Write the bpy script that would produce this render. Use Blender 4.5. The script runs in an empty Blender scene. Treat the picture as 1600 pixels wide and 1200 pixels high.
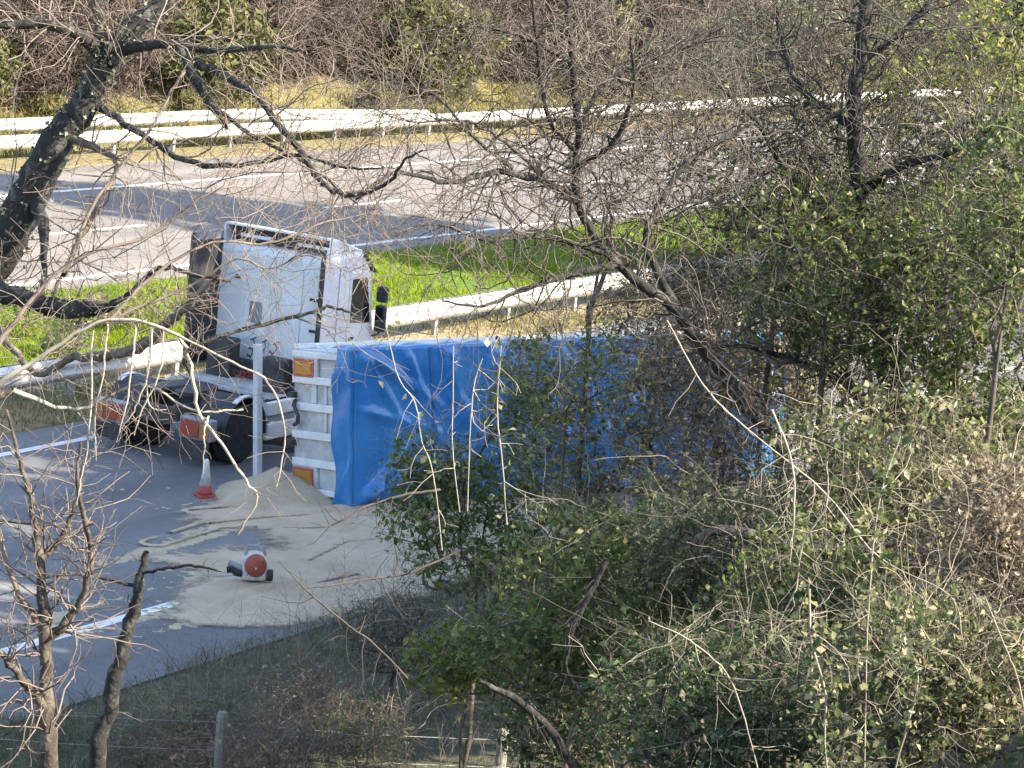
import bpy, bmesh, math, random
import numpy as np
from mathutils import Matrix, Vector

# ------------------------------------------------------------------ camera, sky, sun, exposure
scene = bpy.context.scene
C = scene.collection
FPX, PITCH, ROLL, CAMZ = 4500.0, math.radians(10.35), math.radians(5.5), 10.8
cam_data = bpy.data.cameras.new('camera')
cam = bpy.data.objects.new('camera', cam_data)
C.objects.link(cam)
cam_data.sensor_width = 36.0
cam_data.lens = 36.0 * FPX / 1600.0
cam_data.clip_start, cam_data.clip_end = 0.5, 3000
cam.matrix_world = (Matrix.Translation((0, 0, CAMZ)) @ Matrix.Rotation(math.radians(90) - PITCH, 4, 'X')
                    @ Matrix.Rotation(ROLL, 4, 'Z'))
scene.camera = cam

SUN_A, SUN_E = math.radians(-17), math.radians(37)      # azimuth of the sun from +X towards +Y, elevation
SUNV = np.array([math.cos(SUN_A) * math.cos(SUN_E), math.sin(SUN_A) * math.cos(SUN_E), math.sin(SUN_E)])
world = bpy.data.worlds.new('World')
scene.world = world
world.use_nodes = True
wn = world.node_tree.nodes
sky = wn.new('ShaderNodeTexSky')
sky.sky_type = 'NISHITA'
sky.sun_disc = False
sky.sun_elevation = SUN_E
sky.sun_rotation = math.radians(90) - SUN_A
world.node_tree.links.new(sky.outputs[0], wn['Background'].inputs[0])
wn['Background'].inputs[1].default_value = 0.15
sun_data = bpy.data.lights.new('sun', 'SUN')
sun_data.energy = 5.0
sun_data.angle = math.radians(0.5)
sun_data.color = (1.0, 0.90, 0.74)
sun = bpy.data.objects.new('sun', sun_data)
C.objects.link(sun)
sun.rotation_euler = Vector(-SUNV).to_track_quat('-Z', 'Y').to_euler()
scene.view_settings.view_transform = 'Standard'
scene.view_settings.look = 'None'
scene.view_settings.gamma = 1.0
scene.view_settings.exposure = 1.82

scene.cycles.max_bounces = 6
scene.cycles.diffuse_bounces = 3
scene.cycles.transmission_bounces = 3
scene.cycles.glossy_bounces = 2
random.seed(7)
RNG = np.random.default_rng(7)

# ------------------------------------------------------------------ geometry helpers
def px_ray(x, y):
    dx, dy = x - 800, y - 600
    X = dx * math.cos(ROLL) + dy * math.sin(ROLL)
    Y = -dx * math.sin(ROLL) + dy * math.cos(ROLL)
    d = np.array([X, FPX * math.cos(PITCH) - Y * math.sin(PITCH), -FPX * math.sin(PITCH) - Y * math.cos(PITCH)])
    return d / d[1]

def at(x, y, Y):                       # the place in the photograph at a distance of Y metres
    return np.array([0, 0, CAMZ]) + px_ray(x, y) * Y

def ground_at(x, y, z=0.0):
    d = px_ray(x, y)
    return np.array([0, 0, CAMZ]) + d * ((z - CAMZ) / d[2])

HEAD = math.radians(60)                # heading of the road; road frame: x = s along it, y = w to its left
RD = np.array([math.cos(HEAD), math.sin(HEAD), 0])
RL = np.array([-math.sin(HEAD), math.cos(HEAD), 0])
def road_pt(s, w, z=0.0):
    return RD * s + RL * w + np.array([0, 0, z])
def to_sw(p):
    p = np.asarray(p)
    return p @ RD, p @ RL

def set_props(o, label=None, cat=None, group=None, kind=None):
    if label: o['label'] = label
    if cat: o['category'] = cat
    if group: o['group'] = group
    if kind: o['kind'] = kind
    return o

def empty(name, loc=(0, 0, 0), rot=None):
    o = bpy.data.objects.new(name, None)
    o.empty_display_size = 0.2
    C.objects.link(o)
    o.location = loc
    if rot is not None: o.rotation_euler = rot
    return o

def link_mesh(name, me, mat, parent=None, smooth=False):
    if mat is not None and not me.materials: me.materials.append(mat)
    if smooth:
        me.polygons.foreach_set('use_smooth', [True] * len(me.polygons))
    o = bpy.data.objects.new(name, me)
    C.objects.link(o)
    if parent is not None: o.parent = parent
    return o

def np_mesh(name, V, Fc, rnd=None):
    """V (n,3), Fc (m,k) all faces of the same size."""
    me = bpy.data.meshes.new(name)
    V = np.asarray(V, dtype=np.float32); Fc = np.asarray(Fc, dtype=np.int32)
    m, k = Fc.shape
    me.vertices.add(len(V)); me.vertices.foreach_set('co', V.ravel())
    me.loops.add(m * k); me.loops.foreach_set('vertex_index', Fc.ravel())
    me.polygons.add(m); me.polygons.foreach_set('loop_start', np.arange(0, m * k, k, dtype=np.int32))
    if rnd is not None:
        a = me.attributes.new('rnd', 'FLOAT', 'FACE')
        a.data.foreach_set('value', np.asarray(rnd, dtype=np.float32))
    me.update(calc_edges=True)
    me.validate()
    return me

class MB:
    def __init__(self): self.v, self.f = [], []
    def add(self, v, f):
        o = len(self.v)
        self.v += [tuple(map(float, p)) for p in v]
        self.f += [tuple(i + o for i in q) for q in f]
        return self
    def box(self, x0, x1, y0, y1, z0, z1):
        v = [(x, y, z) for z in (z0, z1) for y in (y0, y1) for x in (x0, x1)]
        return self.add(v, [(0, 2, 3, 1), (4, 5, 7, 6), (0, 1, 5, 4), (2, 6, 7, 3), (0, 4, 6, 2), (1, 3, 7, 5)])
    def prism(self, pts, axis, a, b):                 # pts: closed 2D outline, extruded along axis from a to b
        n = len(pts)
        def mk(p, t):
            if axis == 'x': return (t, p[0], p[1])
            if axis == 'y': return (p[0], t, p[1])
            return (p[0], p[1], t)
        v = [mk(p, a) for p in pts] + [mk(p, b) for p in pts]
        f = [tuple(range(n))[::-1], tuple(range(n, 2 * n))] + [(i, (i + 1) % n, n + (i + 1) % n, n + i) for i in range(n)]
        return self.add(v, f)
    def lathe(self, prof, axis='y', c=(0, 0, 0), k=28):   # prof: (radius, along)
        n = len(prof); v = []
        for i in range(k):
            a = 2 * math.pi * i / k
            for r, t in prof:
                p = {'y': (r * math.cos(a), t, r * math.sin(a)), 'z': (r * math.cos(a), r * math.sin(a), t),
                     'x': (t, r * math.cos(a), r * math.sin(a))}[axis]
                v.append((p[0] + c[0], p[1] + c[1], p[2] + c[2]))
        f = [(i * n + j, i * n + j + 1, ((i + 1) % k) * n + j + 1, ((i + 1) % k) * n + j) for i in range(k) for j in range(n - 1)]
        f.append(tuple(i * n for i in range(k))[::-1]); f.append(tuple(i * n + n - 1 for i in range(k)))
        return self.add(v, f)
    def tube(self, pts, r, k=8):
        V, Fq = tube_arrays(np.array(pts, float), np.full(len(pts), r, float), k)
        return self.add(V.tolist(), Fq.tolist())
    def build(self, name, mat, parent=None, bevel=0.0, smooth=False, seg=2):
        me = bpy.data.meshes.new(name)
        me.from_pydata(self.v, [], self.f); me.update()
        bm = bmesh.new(); bm.from_mesh(me); bmesh.ops.recalc_face_normals(bm, faces=bm.faces); bm.to_mesh(me); bm.free()
        o = link_mesh(name, me, mat, parent, smooth)
        if bevel:
            m = o.modifiers.new('bevel', 'BEVEL'); m.width = bevel; m.segments = seg; m.limit_method = 'ANGLE'
            m.harden_normals = False
        return o

def tube_arrays(P, R, k):
    """smooth tube along one polyline"""
    n = len(P)
    T = np.gradient(P, axis=0); T /= np.linalg.norm(T, axis=1)[:, None] + 1e-9
    ref = np.array([0, 0, 1.0]) if abs(T[:, 2]).mean() < 0.8 else np.array([1.0, 0, 0])
    A = np.cross(T, ref); A /= np.linalg.norm(A, axis=1)[:, None] + 1e-9
    B = np.cross(T, A)
    ang = np.arange(k) * 2 * math.pi / k
    V = P[:, None] + R[:, None, None] * (np.cos(ang)[None, :, None] * A[:, None] + np.sin(ang)[None, :, None] * B[:, None])
    V = V.reshape(-1, 3)
    i = np.arange(n - 1)[:, None] * k; j = np.arange(k)[None]; j2 = (j + 1) % k
    Fq = np.stack([i + j, i + j2, i + k + j2, i + k + j], -1).reshape(-1, 4)
    V = np.vstack([V, P[0], P[-1]])
    c0, c1 = n * k, n * k + 1
    caps = [[c0, (a + 1) % k, a, a] for a in range(k)] + [[c1, (n - 1) * k + a, (n - 1) * k + (a + 1) % k, (n - 1) * k + (a + 1) % k] for a in range(k)]
    return V, Fq if k < 3 else np.vstack([Fq])

def frustums(P0, P1, R0, R1, k=3):
    P0, P1 = np.asarray(P0), np.asarray(P1); R0, R1 = np.asarray(R0), np.asarray(R1)
    T = P1 - P0; T = T / (np.linalg.norm(T, axis=1)[:, None] + 1e-9)
    ref = np.where((np.abs(T[:, 2]) > .8)[:, None], np.array([1.0, 0, 0]), np.array([0, 0, 1.0]))
    A = np.cross(T, ref); A /= np.linalg.norm(A, axis=1)[:, None] + 1e-9
    B = np.cross(T, A)
    ang = np.arange(k) * 2 * math.pi / k
    ring = np.cos(ang)[None, :, None] * A[:, None] + np.sin(ang)[None, :, None] * B[:, None]
    V = np.concatenate([P0[:, None] + R0[:, None, None] * ring, P1[:, None] + R1[:, None, None] * ring], 1)
    n = len(P0); o = np.arange(n)[:, None] * 2 * k
    j = np.arange(k)[None]; j2 = (j + 1) % k
    Fq = np.stack([o + j, o + j2, o + k + j2, o + k + j], -1).reshape(-1, 4)
    return V.reshape(-1, 3), Fq

def unit(n):
    v = RNG.normal(size=(n, 3)); return v / (np.linalg.norm(v, axis=1)[:, None] + 1e-9)

def leaves_mesh(name, P, L, W, up=0.3):
    """folded leaf of two triangles-quads each; P centres, L length, W width arrays"""
    n = len(P)
    D = unit(n); D[:, 2] -= 0.25; D /= np.linalg.norm(D, axis=1)[:, None]
    N = unit(n); N[:, 2] += up; S = np.cross(D, N); S /= np.linalg.norm(S, axis=1)[:, None] + 1e-9
    N = np.cross(S, D)
    L = L[:, None]; W = W[:, None]
    V = np.stack([P - D * L * .5, P + S * W * .5 + N * W * .15 - D * L * .05, P + D * L * .5 - N * L * .1, P - S * W * .5 + N * W * .15 - D * L * .05], 1).reshape(-1, 3)
    o = np.arange(n)[:, None] * 4
    Fc = np.concatenate([o + np.array([[0, 1, 2]]), o + np.array([[0, 2, 3]])], 1).reshape(-1, 3)
    r = np.repeat(RNG.random(n), 2)
    return np_mesh(name, V, Fc, r)

def blades_mesh(name, P, Hh, W, lean=0.35):
    n = len(P)
    a = RNG.random(n) * 2 * math.pi
    S = np.stack([np.cos(a), np.sin(a), np.zeros(n)], 1)
    Tp = RNG.normal(size=(n, 3)) * lean; Tp[:, 2] = 1
    Hh = Hh[:, None]; W = W[:, None]
    mid = P + Tp * Hh * .55 + np.array([0, 0, .05]) * Hh
    tip = P + Tp * Hh * np.array([1.5, 1.5, .95])
    V = np.stack([P - S * W * .5, P + S * W * .5, mid + S * W * .4, mid - S * W * .4, tip], 1).reshape(-1, 3)
    o = np.arange(n)[:, None] * 5
    Fc = np.concatenate([o + np.array([[0, 1, 2]]), o + np.array([[0, 2, 3]]), o + np.array([[3, 2, 4]])], 1).reshape(-1, 3)
    return np_mesh(name, V, Fc, np.repeat(RNG.random(n), 3))

def vnoise(x, y, seed=0):
    """value noise, vectorised"""
    xi, yi = np.floor(x).astype(np.int64), np.floor(y).astype(np.int64)
    fx, fy = x - xi, y - yi
    fx = fx * fx * (3 - 2 * fx); fy = fy * fy * (3 - 2 * fy)
    def h(a, b):
        q = (a * 374761393 + b * 668265263 + seed * 974711) & 0xffffffff
        q = ((q ^ (q >> 13)) * 1274126177) & 0xffffffff
        return ((q ^ (q >> 16)) & 0xffff) / 65535.0
    return (h(xi, yi) * (1 - fx) + h(xi + 1, yi) * fx) * (1 - fy) + (h(xi, yi + 1) * (1 - fx) + h(xi + 1, yi + 1) * fx) * fy
def fbm(x, y, seed=0, o=4):
    t = 0; a = .5
    for i in range(o):
        t = t + a * vnoise(x * 2 ** i, y * 2 ** i, seed + i); a *= .5
    return t

# ------------------------------------------------------------------ materials
def mat(name, col, rough=0.7, col2=None, scale=4.0, metal=0.0, bump=0.0, bscale=None, spec=0.5, detail=5.0, stretch=None, contrast=(0.35, 0.65)):
    m = bpy.data.materials.new(name); m.use_nodes = True
    nt = m.node_tree; N, Lk = nt.nodes, nt.links
    b = N['Principled BSDF']
    b.inputs['Base Color'].default_value = (*col, 1); b.inputs['Roughness'].default_value = rough
    b.inputs['Metallic'].default_value = metal; b.inputs['Specular IOR Level'].default_value = spec
    if col2 is not None or bump:
        tc = N.new('ShaderNodeTexCoord'); mp = N.new('ShaderNodeMapping')
        Lk.new(tc.outputs['Object'], mp.inputs[0])
        if stretch: mp.inputs['Scale'].default_value = stretch
    if col2 is not None:
        no = N.new('ShaderNodeTexNoise'); no.inputs['Scale'].default_value = scale; no.inputs['Detail'].default_value = detail
        no.inputs['Roughness'].default_value = .65
        r = N.new('ShaderNodeValToRGB')
        r.color_ramp.elements[0].position, r.color_ramp.elements[1].position = contrast
        r.color_ramp.elements[0].color = (*col, 1); r.color_ramp.elements[1].color = (*col2, 1)
        Lk.new(mp.outputs[0], no.inputs['Vector']); Lk.new(no.outputs[0], r.inputs[0]); Lk.new(r.outputs[0], b.inputs['Base Color'])
    if bump:
        n2 = N.new('ShaderNodeTexNoise'); n2.inputs['Scale'].default_value = bscale or scale * 4; n2.inputs['Detail'].default_value = 6
        bp = N.new('ShaderNodeBump'); bp.inputs['Strength'].default_value = bump; bp.inputs['Distance'].default_value = 0.03
        Lk.new(mp.outputs[0], n2.inputs['Vector']); Lk.new(n2.outputs[0], bp.inputs['Height']); Lk.new(bp.outputs[0], b.inputs['Normal'])
    return m

def leaf_mat(name, cols, trans=0.45, rough=0.4, spec=.4):
    """cols: list of (pos, rgb) picked per leaf"""
    m = bpy.data.materials.new(name); m.use_nodes = True
    nt = m.node_tree; N, Lk = nt.nodes, nt.links
    b = N['Principled BSDF']; b.inputs['Roughness'].default_value = rough; b.inputs['Specular IOR Level'].default_value = spec
    at_ = N.new('ShaderNodeAttribute'); at_.attribute_name = 'rnd'
    r = N.new('ShaderNodeValToRGB')
    while len(r.color_ramp.elements) < len(cols): r.color_ramp.elements.new(0.5)
    for e, (p, c) in zip(r.color_ramp.elements, cols):
        e.position = p; e.color = (*c, 1)
    Lk.new(at_.outputs['Fac'], r.inputs[0]); Lk.new(r.outputs[0], b.inputs['Base Color'])
    if trans:
        t = N.new('ShaderNodeBsdfTranslucent'); Lk.new(r.outputs[0], t.inputs[0])
        mx = N.new('ShaderNodeMixShader'); mx.inputs[0].default_value = trans
        Lk.new(b.outputs[0], mx.inputs[1]); Lk.new(t.outputs[0], mx.inputs[2])
        Lk.new(mx.outputs[0], N['Material Output'].inputs[0])
    return m

def asphalt(name, c1, c2, lanes):
    m = mat(name, c1, .88, c2, scale=.35, bump=.4, bscale=60, stretch=(.12, 1, 1))
    nt = m.node_tree; N, Lk = nt.nodes, nt.links; b = N['Principled BSDF']
    src = b.inputs['Base Color'].links[0].from_socket
    tc = N.new('ShaderNodeTexCoord'); sp = N.new('ShaderNodeSeparateXYZ'); Lk.new(tc.outputs['Object'], sp.inputs[0])
    def mul(sock, fac_sock, dark):
        mx = N.new('ShaderNodeMixRGB'); mx.blend_type = 'MULTIPLY'; mx.inputs[2].default_value = (*dark, 1)
        Lk.new(fac_sock, mx.inputs[0]); Lk.new(sock, mx.inputs[1]); return mx.outputs[0]
    a = N.new('ShaderNodeMath'); a.operation = 'MULTIPLY_ADD'; a.inputs[1].default_value = 2 * math.pi / lanes[1]; a.inputs[2].default_value = -lanes[0] * 2 * math.pi / lanes[1]
    Lk.new(sp.outputs[1], a.inputs[0]); c = N.new('ShaderNodeMath'); c.operation = 'COSINE'; Lk.new(a.outputs[0], c.inputs[0])
    r = N.new('ShaderNodeMapRange'); r.inputs[1].default_value = -.2; r.inputs[2].default_value = 1; r.inputs[4].default_value = .55; Lk.new(c.outputs[0], r.inputs[0])
    out = mul(src, r.outputs[0], (.80, .80, .82))
    n1 = N.new('ShaderNodeTexNoise'); n1.inputs['Scale'].default_value = 3.0; n1.inputs['Detail'].default_value = 9; n1.inputs['Roughness'].default_value = .75; Lk.new(tc.outputs['Object'], n1.inputs['Vector'])
    r1 = N.new('ShaderNodeMapRange'); r1.inputs[1].default_value = .45; r1.inputs[2].default_value = .7; Lk.new(n1.outputs[0], r1.inputs[0])
    out = mul(out, r1.outputs[0], (.78, .77, .76))
    v = N.new('ShaderNodeTexVoronoi'); v.feature = 'DISTANCE_TO_EDGE'; v.inputs['Scale'].default_value = .16
    dn = N.new('ShaderNodeMixRGB'); dn.inputs[0].default_value = .06; Lk.new(tc.outputs['Object'], dn.inputs[1]); Lk.new(n1.outputs[1], dn.inputs[2]); Lk.new(dn.outputs[0], v.inputs['Vector'])
    r2 = N.new('ShaderNodeMapRange'); r2.inputs[1].default_value = .004; r2.inputs[2].default_value = .0; Lk.new(v.outputs['Distance'], r2.inputs[0])
    out = mul(out, r2.outputs[0], (.55, .55, .55))
    Lk.new(out, b.inputs['Base Color']); return m
M = {}
M['asphalt'] = asphalt('asphalt', (.16, .14, .122), (.225, .20, .174), (44.6, 2.4))
M['asphalt_near'] = asphalt('asphalt_near', (.13, .13, .13), (.205, .20, .195), (24.6, 1.95))
M['paint'] = mat('road_paint', (.76, .75, .70), .7, (.36, .35, .32), scale=5, contrast=(.5, .78), detail=9)
M['galv'] = mat('galvanised', (.62, .61, .58), .5, (.40, .39, .36), scale=2.2, metal=.25, contrast=(.42, .72), detail=8)
M['post'] = mat('post_steel', (.36, .35, .33), .6, (.25, .23, .2), scale=5, metal=.3)
M['white'] = mat('white_cab_paint', (.74, .75, .76), .35, (.55, .56, .56), scale=1.8, contrast=(.45, .8), detail=8)
M['white_side'] = mat('white_panel', (.76, .76, .74), .45, (.55, .55, .53), scale=3, contrast=(.45, .8), bump=.05)
M['grey_panel'] = mat('grey_panel', (.30, .32, .34), .4, (.2, .21, .22), scale=3)
M['dark'] = mat('dark_plastic', (.022, .023, .025), .55, (.05, .05, .05), scale=6)
M['chassis'] = mat('chassis_black', (.025, .026, .03), .6, (.07, .065, .06), scale=4)
M['rubber'] = mat('rubber', (.018, .018, .019), .85, (.045, .042, .04), scale=9)
M['rim'] = mat('rim_steel', (.45, .45, .44), .5, (.3, .29, .28), scale=6, metal=.4)
M['red_lens'] = mat('red_lens', (.40, .035, .02), .4, (.22, .07, .05), scale=9)
M['orange_lens'] = mat('orange_lens', (.50, .17, .03), .4, (.28, .13, .06), scale=9)
M['glass'] = mat('dark_glass', (.015, .02, .022), .08, spec=.8)
M['hose'] = mat('red_hose', (.4, .03, .02), .5)
M['ali'] = mat('aluminium', (.66, .67, .68), .5, (.45, .45, .46), scale=2.5, metal=.2, contrast=(.4, .75))
M['ali_dirty'] = mat('dusty_aluminium', (.58, .58, .58), .6, (.36, .35, .33), scale=3, metal=.1, bump=.1)
M['tarp'] = mat('blue_tarpaulin', (.015, .15, .41), .27, (.075, .27, .52), scale=.8, bump=.6, bscale=2.6, contrast=(.38, .72), detail=8)
M['seam'] = mat('tarpaulin_seam', (.01, .09, .27), .4, (.03, .14, .33), scale=4)
M['plate_yellow'] = mat('marker_yellow', (.62, .27, .03), .5, (.42, .19, .04), scale=7)
M['plate_red'] = mat('marker_red', (.55, .10, .05), .45, (.4, .08, .05), scale=8)
M['grain'] = mat('grain', (.39, .305, .205), .95, (.54, .435, .305), scale=1.1, bump=.8, bscale=40, detail=9)
def feather(m):
    nt = m.node_tree; N, Lk = nt.nodes, nt.links
    a = N.new('ShaderNodeAttribute'); a.attribute_name = 'thick'
    tc = N.new('ShaderNodeTexCoord'); no = N.new('ShaderNodeTexNoise'); no.inputs['Scale'].default_value = 14; no.inputs['Detail'].default_value = 8; no.inputs['Roughness'].default_value = .8
    Lk.new(tc.outputs['Object'], no.inputs['Vector'])
    ad = N.new('ShaderNodeMath'); ad.operation = 'ADD'; Lk.new(a.outputs['Fac'], ad.inputs[0]); Lk.new(no.outputs[0], ad.inputs[1])
    mr = N.new('ShaderNodeMapRange'); mr.inputs[1].default_value = .52; mr.inputs[2].default_value = 1.0; Lk.new(ad.outputs[0], mr.inputs[0])
    t = N.new('ShaderNodeBsdfTransparent'); mx = N.new('ShaderNodeMixShader')
    Lk.new(mr.outputs[0], mx.inputs[0]); Lk.new(t.outputs[0], mx.inputs[1]); Lk.new(N['Principled BSDF'].outputs[0], mx.inputs[2]); Lk.new(mx.outputs[0], N['Material Output'].inputs[0])
feather(M['grain'])
M['grain_dust'] = mat('grain_dust', (.38, .31, .20), .95, (.5, .41, .26), scale=3, bump=.4, bscale=40)
M['cone_red'] = mat('cone_red', (.45, .055, .04), .6, (.28, .06, .05), scale=9)
M['cone_white'] = mat('cone_white', (.72, .72, .72), .5, (.5, .49, .47), scale=9)
M['mach_red'] = mat('machine_red', (.36, .075, .04), .45, (.20, .05, .035), scale=9)
M['mach_white'] = mat('machine_white', (.66, .65, .62), .6, (.40, .38, .33), scale=9)
M['wood_post'] = mat('weathered_post', (.30, .29, .25), .9, (.19, .18, .15), scale=5, bump=.5, stretch=(3, 3, .5))
M['wire'] = mat('fence_wire', (.28, .29, .29), .5, metal=.5)
M['bark_dark'] = mat('bark_dark', (.020, .018, .016), .95, (.13, .125, .10), scale=9, bump=.9, bscale=14, contrast=(.52, .74))
M['bark_brown'] = mat('bark_brown', (.085, .062, .044), .95, (.20, .165, .12), scale=9, bump=.8, bscale=18, contrast=(.4, .7))
M['bark_mid'] = mat('bark_mid', (.045, .034, .026), .95, (.17, .14, .105), scale=9, bump=.8, bscale=18, contrast=(.42, .72))
M['twig_dark'] = mat('twig_dark', (.032, .027, .023), .9, (.10, .082, .068), scale=2.5)
M['twig_mid'] = mat('twig_mid', (.05, .039, .031), .9, (.15, .12, .092), scale=2.5)
M['twig_brown'] = mat('twig_brown', (.12, .085, .065), .9, (.22, .175, .135), scale=2.5)
M['twig_pale'] = mat('twig_pale', (.24, .20, .15), .85, (.42, .36, .27), scale=5)
M['leaf_olive'] = leaf_mat('leaf_olive', [(0, (.055, .095, .025)), (.45, (.13, .19, .05)), (.8, (.23, .27, .085)), (1, (.42, .39, .17))], 0.55, .38)
M['leaf_dark'] = leaf_mat('leaf_dark', [(0, (.04, .075, .03)), (.6, (.085, .135, .05)), (.9, (.17, .20, .085)), (1, (.40, .36, .22))], 0.45, .38)
M['leaf_ivy'] = leaf_mat('leaf_ivy', [(0, (.065, .10, .035)), (.5, (.14, .175, .065)), (.78, (.30, .27, .13)), (1, (.58, .50, .32))], 0.50, .38)
M['leaf_brown'] = leaf_mat('leaf_brown', [(0, (0.126, 0.104, 0.071)), (.5, (0.235, 0.185, 0.118)), (.8, (0.403, 0.311, 0.202)), (1, (0.600, 0.538, 0.370))], 0.45, .38)
M['leaf_yellow'] = leaf_mat('leaf_yellow', [(0, (0.118, 0.168, 0.034)), (.5, (0.235, 0.286, 0.059)), (1, (0.437, 0.420, 0.118))], 0.60, .38)
M['leaf_grey'] = leaf_mat('leaf_grey', [(0, (.085, .115, .055)), (.6, (.17, .205, .10)), (1, (.40, .40, .24))], 0.55, .38)
M['lichen'] = leaf_mat('lichen', [(0, (.05, .055, .04)), (.6, (.12, .13, .095)), (1, (.30, .30, .23))], .2, .9, .1)
M['sliver'] = leaf_mat('scrub_twigs', [(0, (.055, .042, .036)), (.5, (.11, .082, .066)), (1, (.20, .15, .115))], 0, .9)
M['sliver_green'] = leaf_mat('scrub_green', [(0, (.05, .06, .02)), (.5, (.12, .13, .035)), (1, (.20, .18, .07))], .3, .7)
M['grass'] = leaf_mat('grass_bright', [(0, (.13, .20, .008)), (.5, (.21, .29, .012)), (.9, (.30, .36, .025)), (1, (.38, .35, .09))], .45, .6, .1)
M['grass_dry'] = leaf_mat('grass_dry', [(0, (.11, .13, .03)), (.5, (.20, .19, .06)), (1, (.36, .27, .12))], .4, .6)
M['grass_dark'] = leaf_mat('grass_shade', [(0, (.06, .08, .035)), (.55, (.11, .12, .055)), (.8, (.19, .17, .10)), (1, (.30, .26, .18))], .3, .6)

def ground_material():
    m = bpy.data.materials.new('ground_soil_grass'); m.use_nodes = True
    nt = m.node_tree; N, Lk = nt.nodes, nt.links
    b = N['Principled BSDF']; b.inputs['Roughness'].default_value = .95; b.inputs['Specular IOR Level'].default_value = .2
    tc = N.new('ShaderNodeTexCoord')
    sep = N.new('ShaderNodeSeparateXYZ'); Lk.new(tc.outputs['Object'], sep.inputs[0])
    no = N.new('ShaderNodeTexNoise'); no.inputs['Scale'].default_value = .7; no.inputs['Detail'].default_value = 7
    Lk.new(tc.outputs['Object'], no.inputs['Vector'])
    ad = N.new('ShaderNodeMath'); ad.operation = 'MULTIPLY_ADD'; ad.inputs[1].default_value = 2.4; 
    Lk.new(no.outputs[0], ad.inputs[0]); Lk.new(sep.outputs[1], ad.inputs[2])        # y + noise
    mr = N.new('ShaderNodeMapRange'); mr.inputs[1].default_value = 0; mr.inputs[2].default_value = 100
    Lk.new(ad.outputs[0], mr.inputs[0])
    r = N.new('ShaderNodeValToRGB')
    stops = [(0, (.09, .085, .05)), (.21, (.09, .085, .05)), (.33, (.12, .13, .05)), (.345, (.30, .23, .145)), (.362, (.30, .24, .15)), (.375, (.10, .15, .025)),
             (.42, (.10, .16, .02)), (.59, (.20, .16, .08)), (.62, (.19, .18, .06)), (.655, (.17, .15, .06)), (.68, (.10, .075, .055)), (1, (.09, .07, .05))]
    while len(r.color_ramp.elements) < len(stops): r.color_ramp.elements.new(.5)
    for e, (p, c) in zip(r.color_ramp.elements, stops): e.position = p; e.color = (*c, 1)
    Lk.new(mr.outputs[0], r.inputs[0])
    n2 = N.new('ShaderNodeTexNoise'); n2.inputs['Scale'].default_value = 5; n2.inputs['Detail'].default_value = 8
    Lk.new(tc.outputs['Object'], n2.inputs['Vector'])
    mx = N.new('ShaderNodeMixRGB'); mx.blend_type = 'MULTIPLY'; mx.inputs[0].default_value = .7
    r2 = N.new('ShaderNodeValToRGB'); r2.color_ramp.elements[0].color = (.45, .45, .45, 1); r2.color_ramp.elements[1].color = (1.3, 1.3, 1.3, 1)
    r2.color_ramp.elements[0].position, r2.color_ramp.elements[1].position = .3, .7
    Lk.new(n2.outputs[0], r2.inputs[0]); Lk.new(r.outputs[0], mx.inputs[1]); Lk.new(r2.outputs[0], mx.inputs[2]); Lk.new(mx.outputs[0], b.inputs['Base Color'])
    bp = N.new('ShaderNodeBump'); bp.inputs['Strength'].default_value = .8; bp.inputs['Distance'].default_value = .1
    Lk.new(n2.outputs[0], bp.inputs['Height']); Lk.new(bp.outputs[0], b.inputs['Normal'])
    return m
M['ground'] = ground_material()

# ------------------------------------------------------------------ terrain and roads (in the road frame: x along, y to the left)
W_EDGE, W_NEAR_R, W_NEAR_L, W_NEAR_END = 21.5, 23.55, 31.3, 32.3
W_RAIL, W_FAR_START, W_FAR_NEAR, W_DASH, W_FAR_EDGE, W_FAR_END, W_FRAIL = 33.8, 41.9, 42.9, 47.9, 53.4, 57.0, 58.8

def terrain_z(s, w):
    s = np.asarray(s, float); w = np.asarray(w, float)
    t = np.clip(W_EDGE - w, 0, None)
    near = np.where(t < 7, .1 * t, np.where(t < 14, .7 + .3 * (t - 7), np.minimum(2.8 + 1.0 * (t - 14), 9.1)))
    far = np.clip(w - 60.5, 0, None)
    farz = np.where(far < 3, .12 * far, .36 + np.minimum((far - 3) * .42, 14))
    z = near + farz
    rough = fbm(s * .35, w * .35, 3) - .47
    amp = np.clip(t / 3, 0, 1) * .35 + np.clip(far / 4, 0, 1) * .9 + np.where((w > 34.5) & (w < 41), .12, 0)
    z = z + rough * amp
    on_road = ((w > W_EDGE - .1) & (w < W_NEAR_END + .1)) | ((w > W_FAR_START - .1) & (w < W_FAR_END + .1))
    return np.where(on_road, -.05, z)

ROADROT = (0, 0, HEAD)
ss = np.concatenate([np.linspace(-60, 0, 20)[:-1], np.linspace(0, 150, 240)[:-1], np.linspace(150, 900, 40)])
ws = np.concatenate([np.linspace(-400, -5, 20)[:-1], np.linspace(-5, 21.39, 60), [21.41], np.linspace(21.6, 32.2, 4), [32.39, 32.41], np.linspace(32.6, 41.7, 24), [41.79, 41.81], np.linspace(42, 56.9, 5), [57.09, 57.11],
                     np.linspace(57.4, 100, 90), np.linspace(104, 500, 20)])
SS, WW = np.meshgrid(ss, ws, indexing='ij')
V = np.stack([SS, WW, terrain_z(SS, WW)], -1).reshape(-1, 3)
ni, nj = SS.shape
I = np.arange(ni - 1)[:, None] * nj + np.arange(nj - 1)[None]
Fq = np.stack([I, I + nj, I + nj + 1, I + 1], -1).reshape(-1, 4)
g = link_mesh('ground', np_mesh('ground', V, Fq), M['ground'], smooth=True)
g.rotation_euler = ROADROT
set_props(g, 'grassy verges, median and banks around the two carriageways', 'ground', kind='structure')

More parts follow.
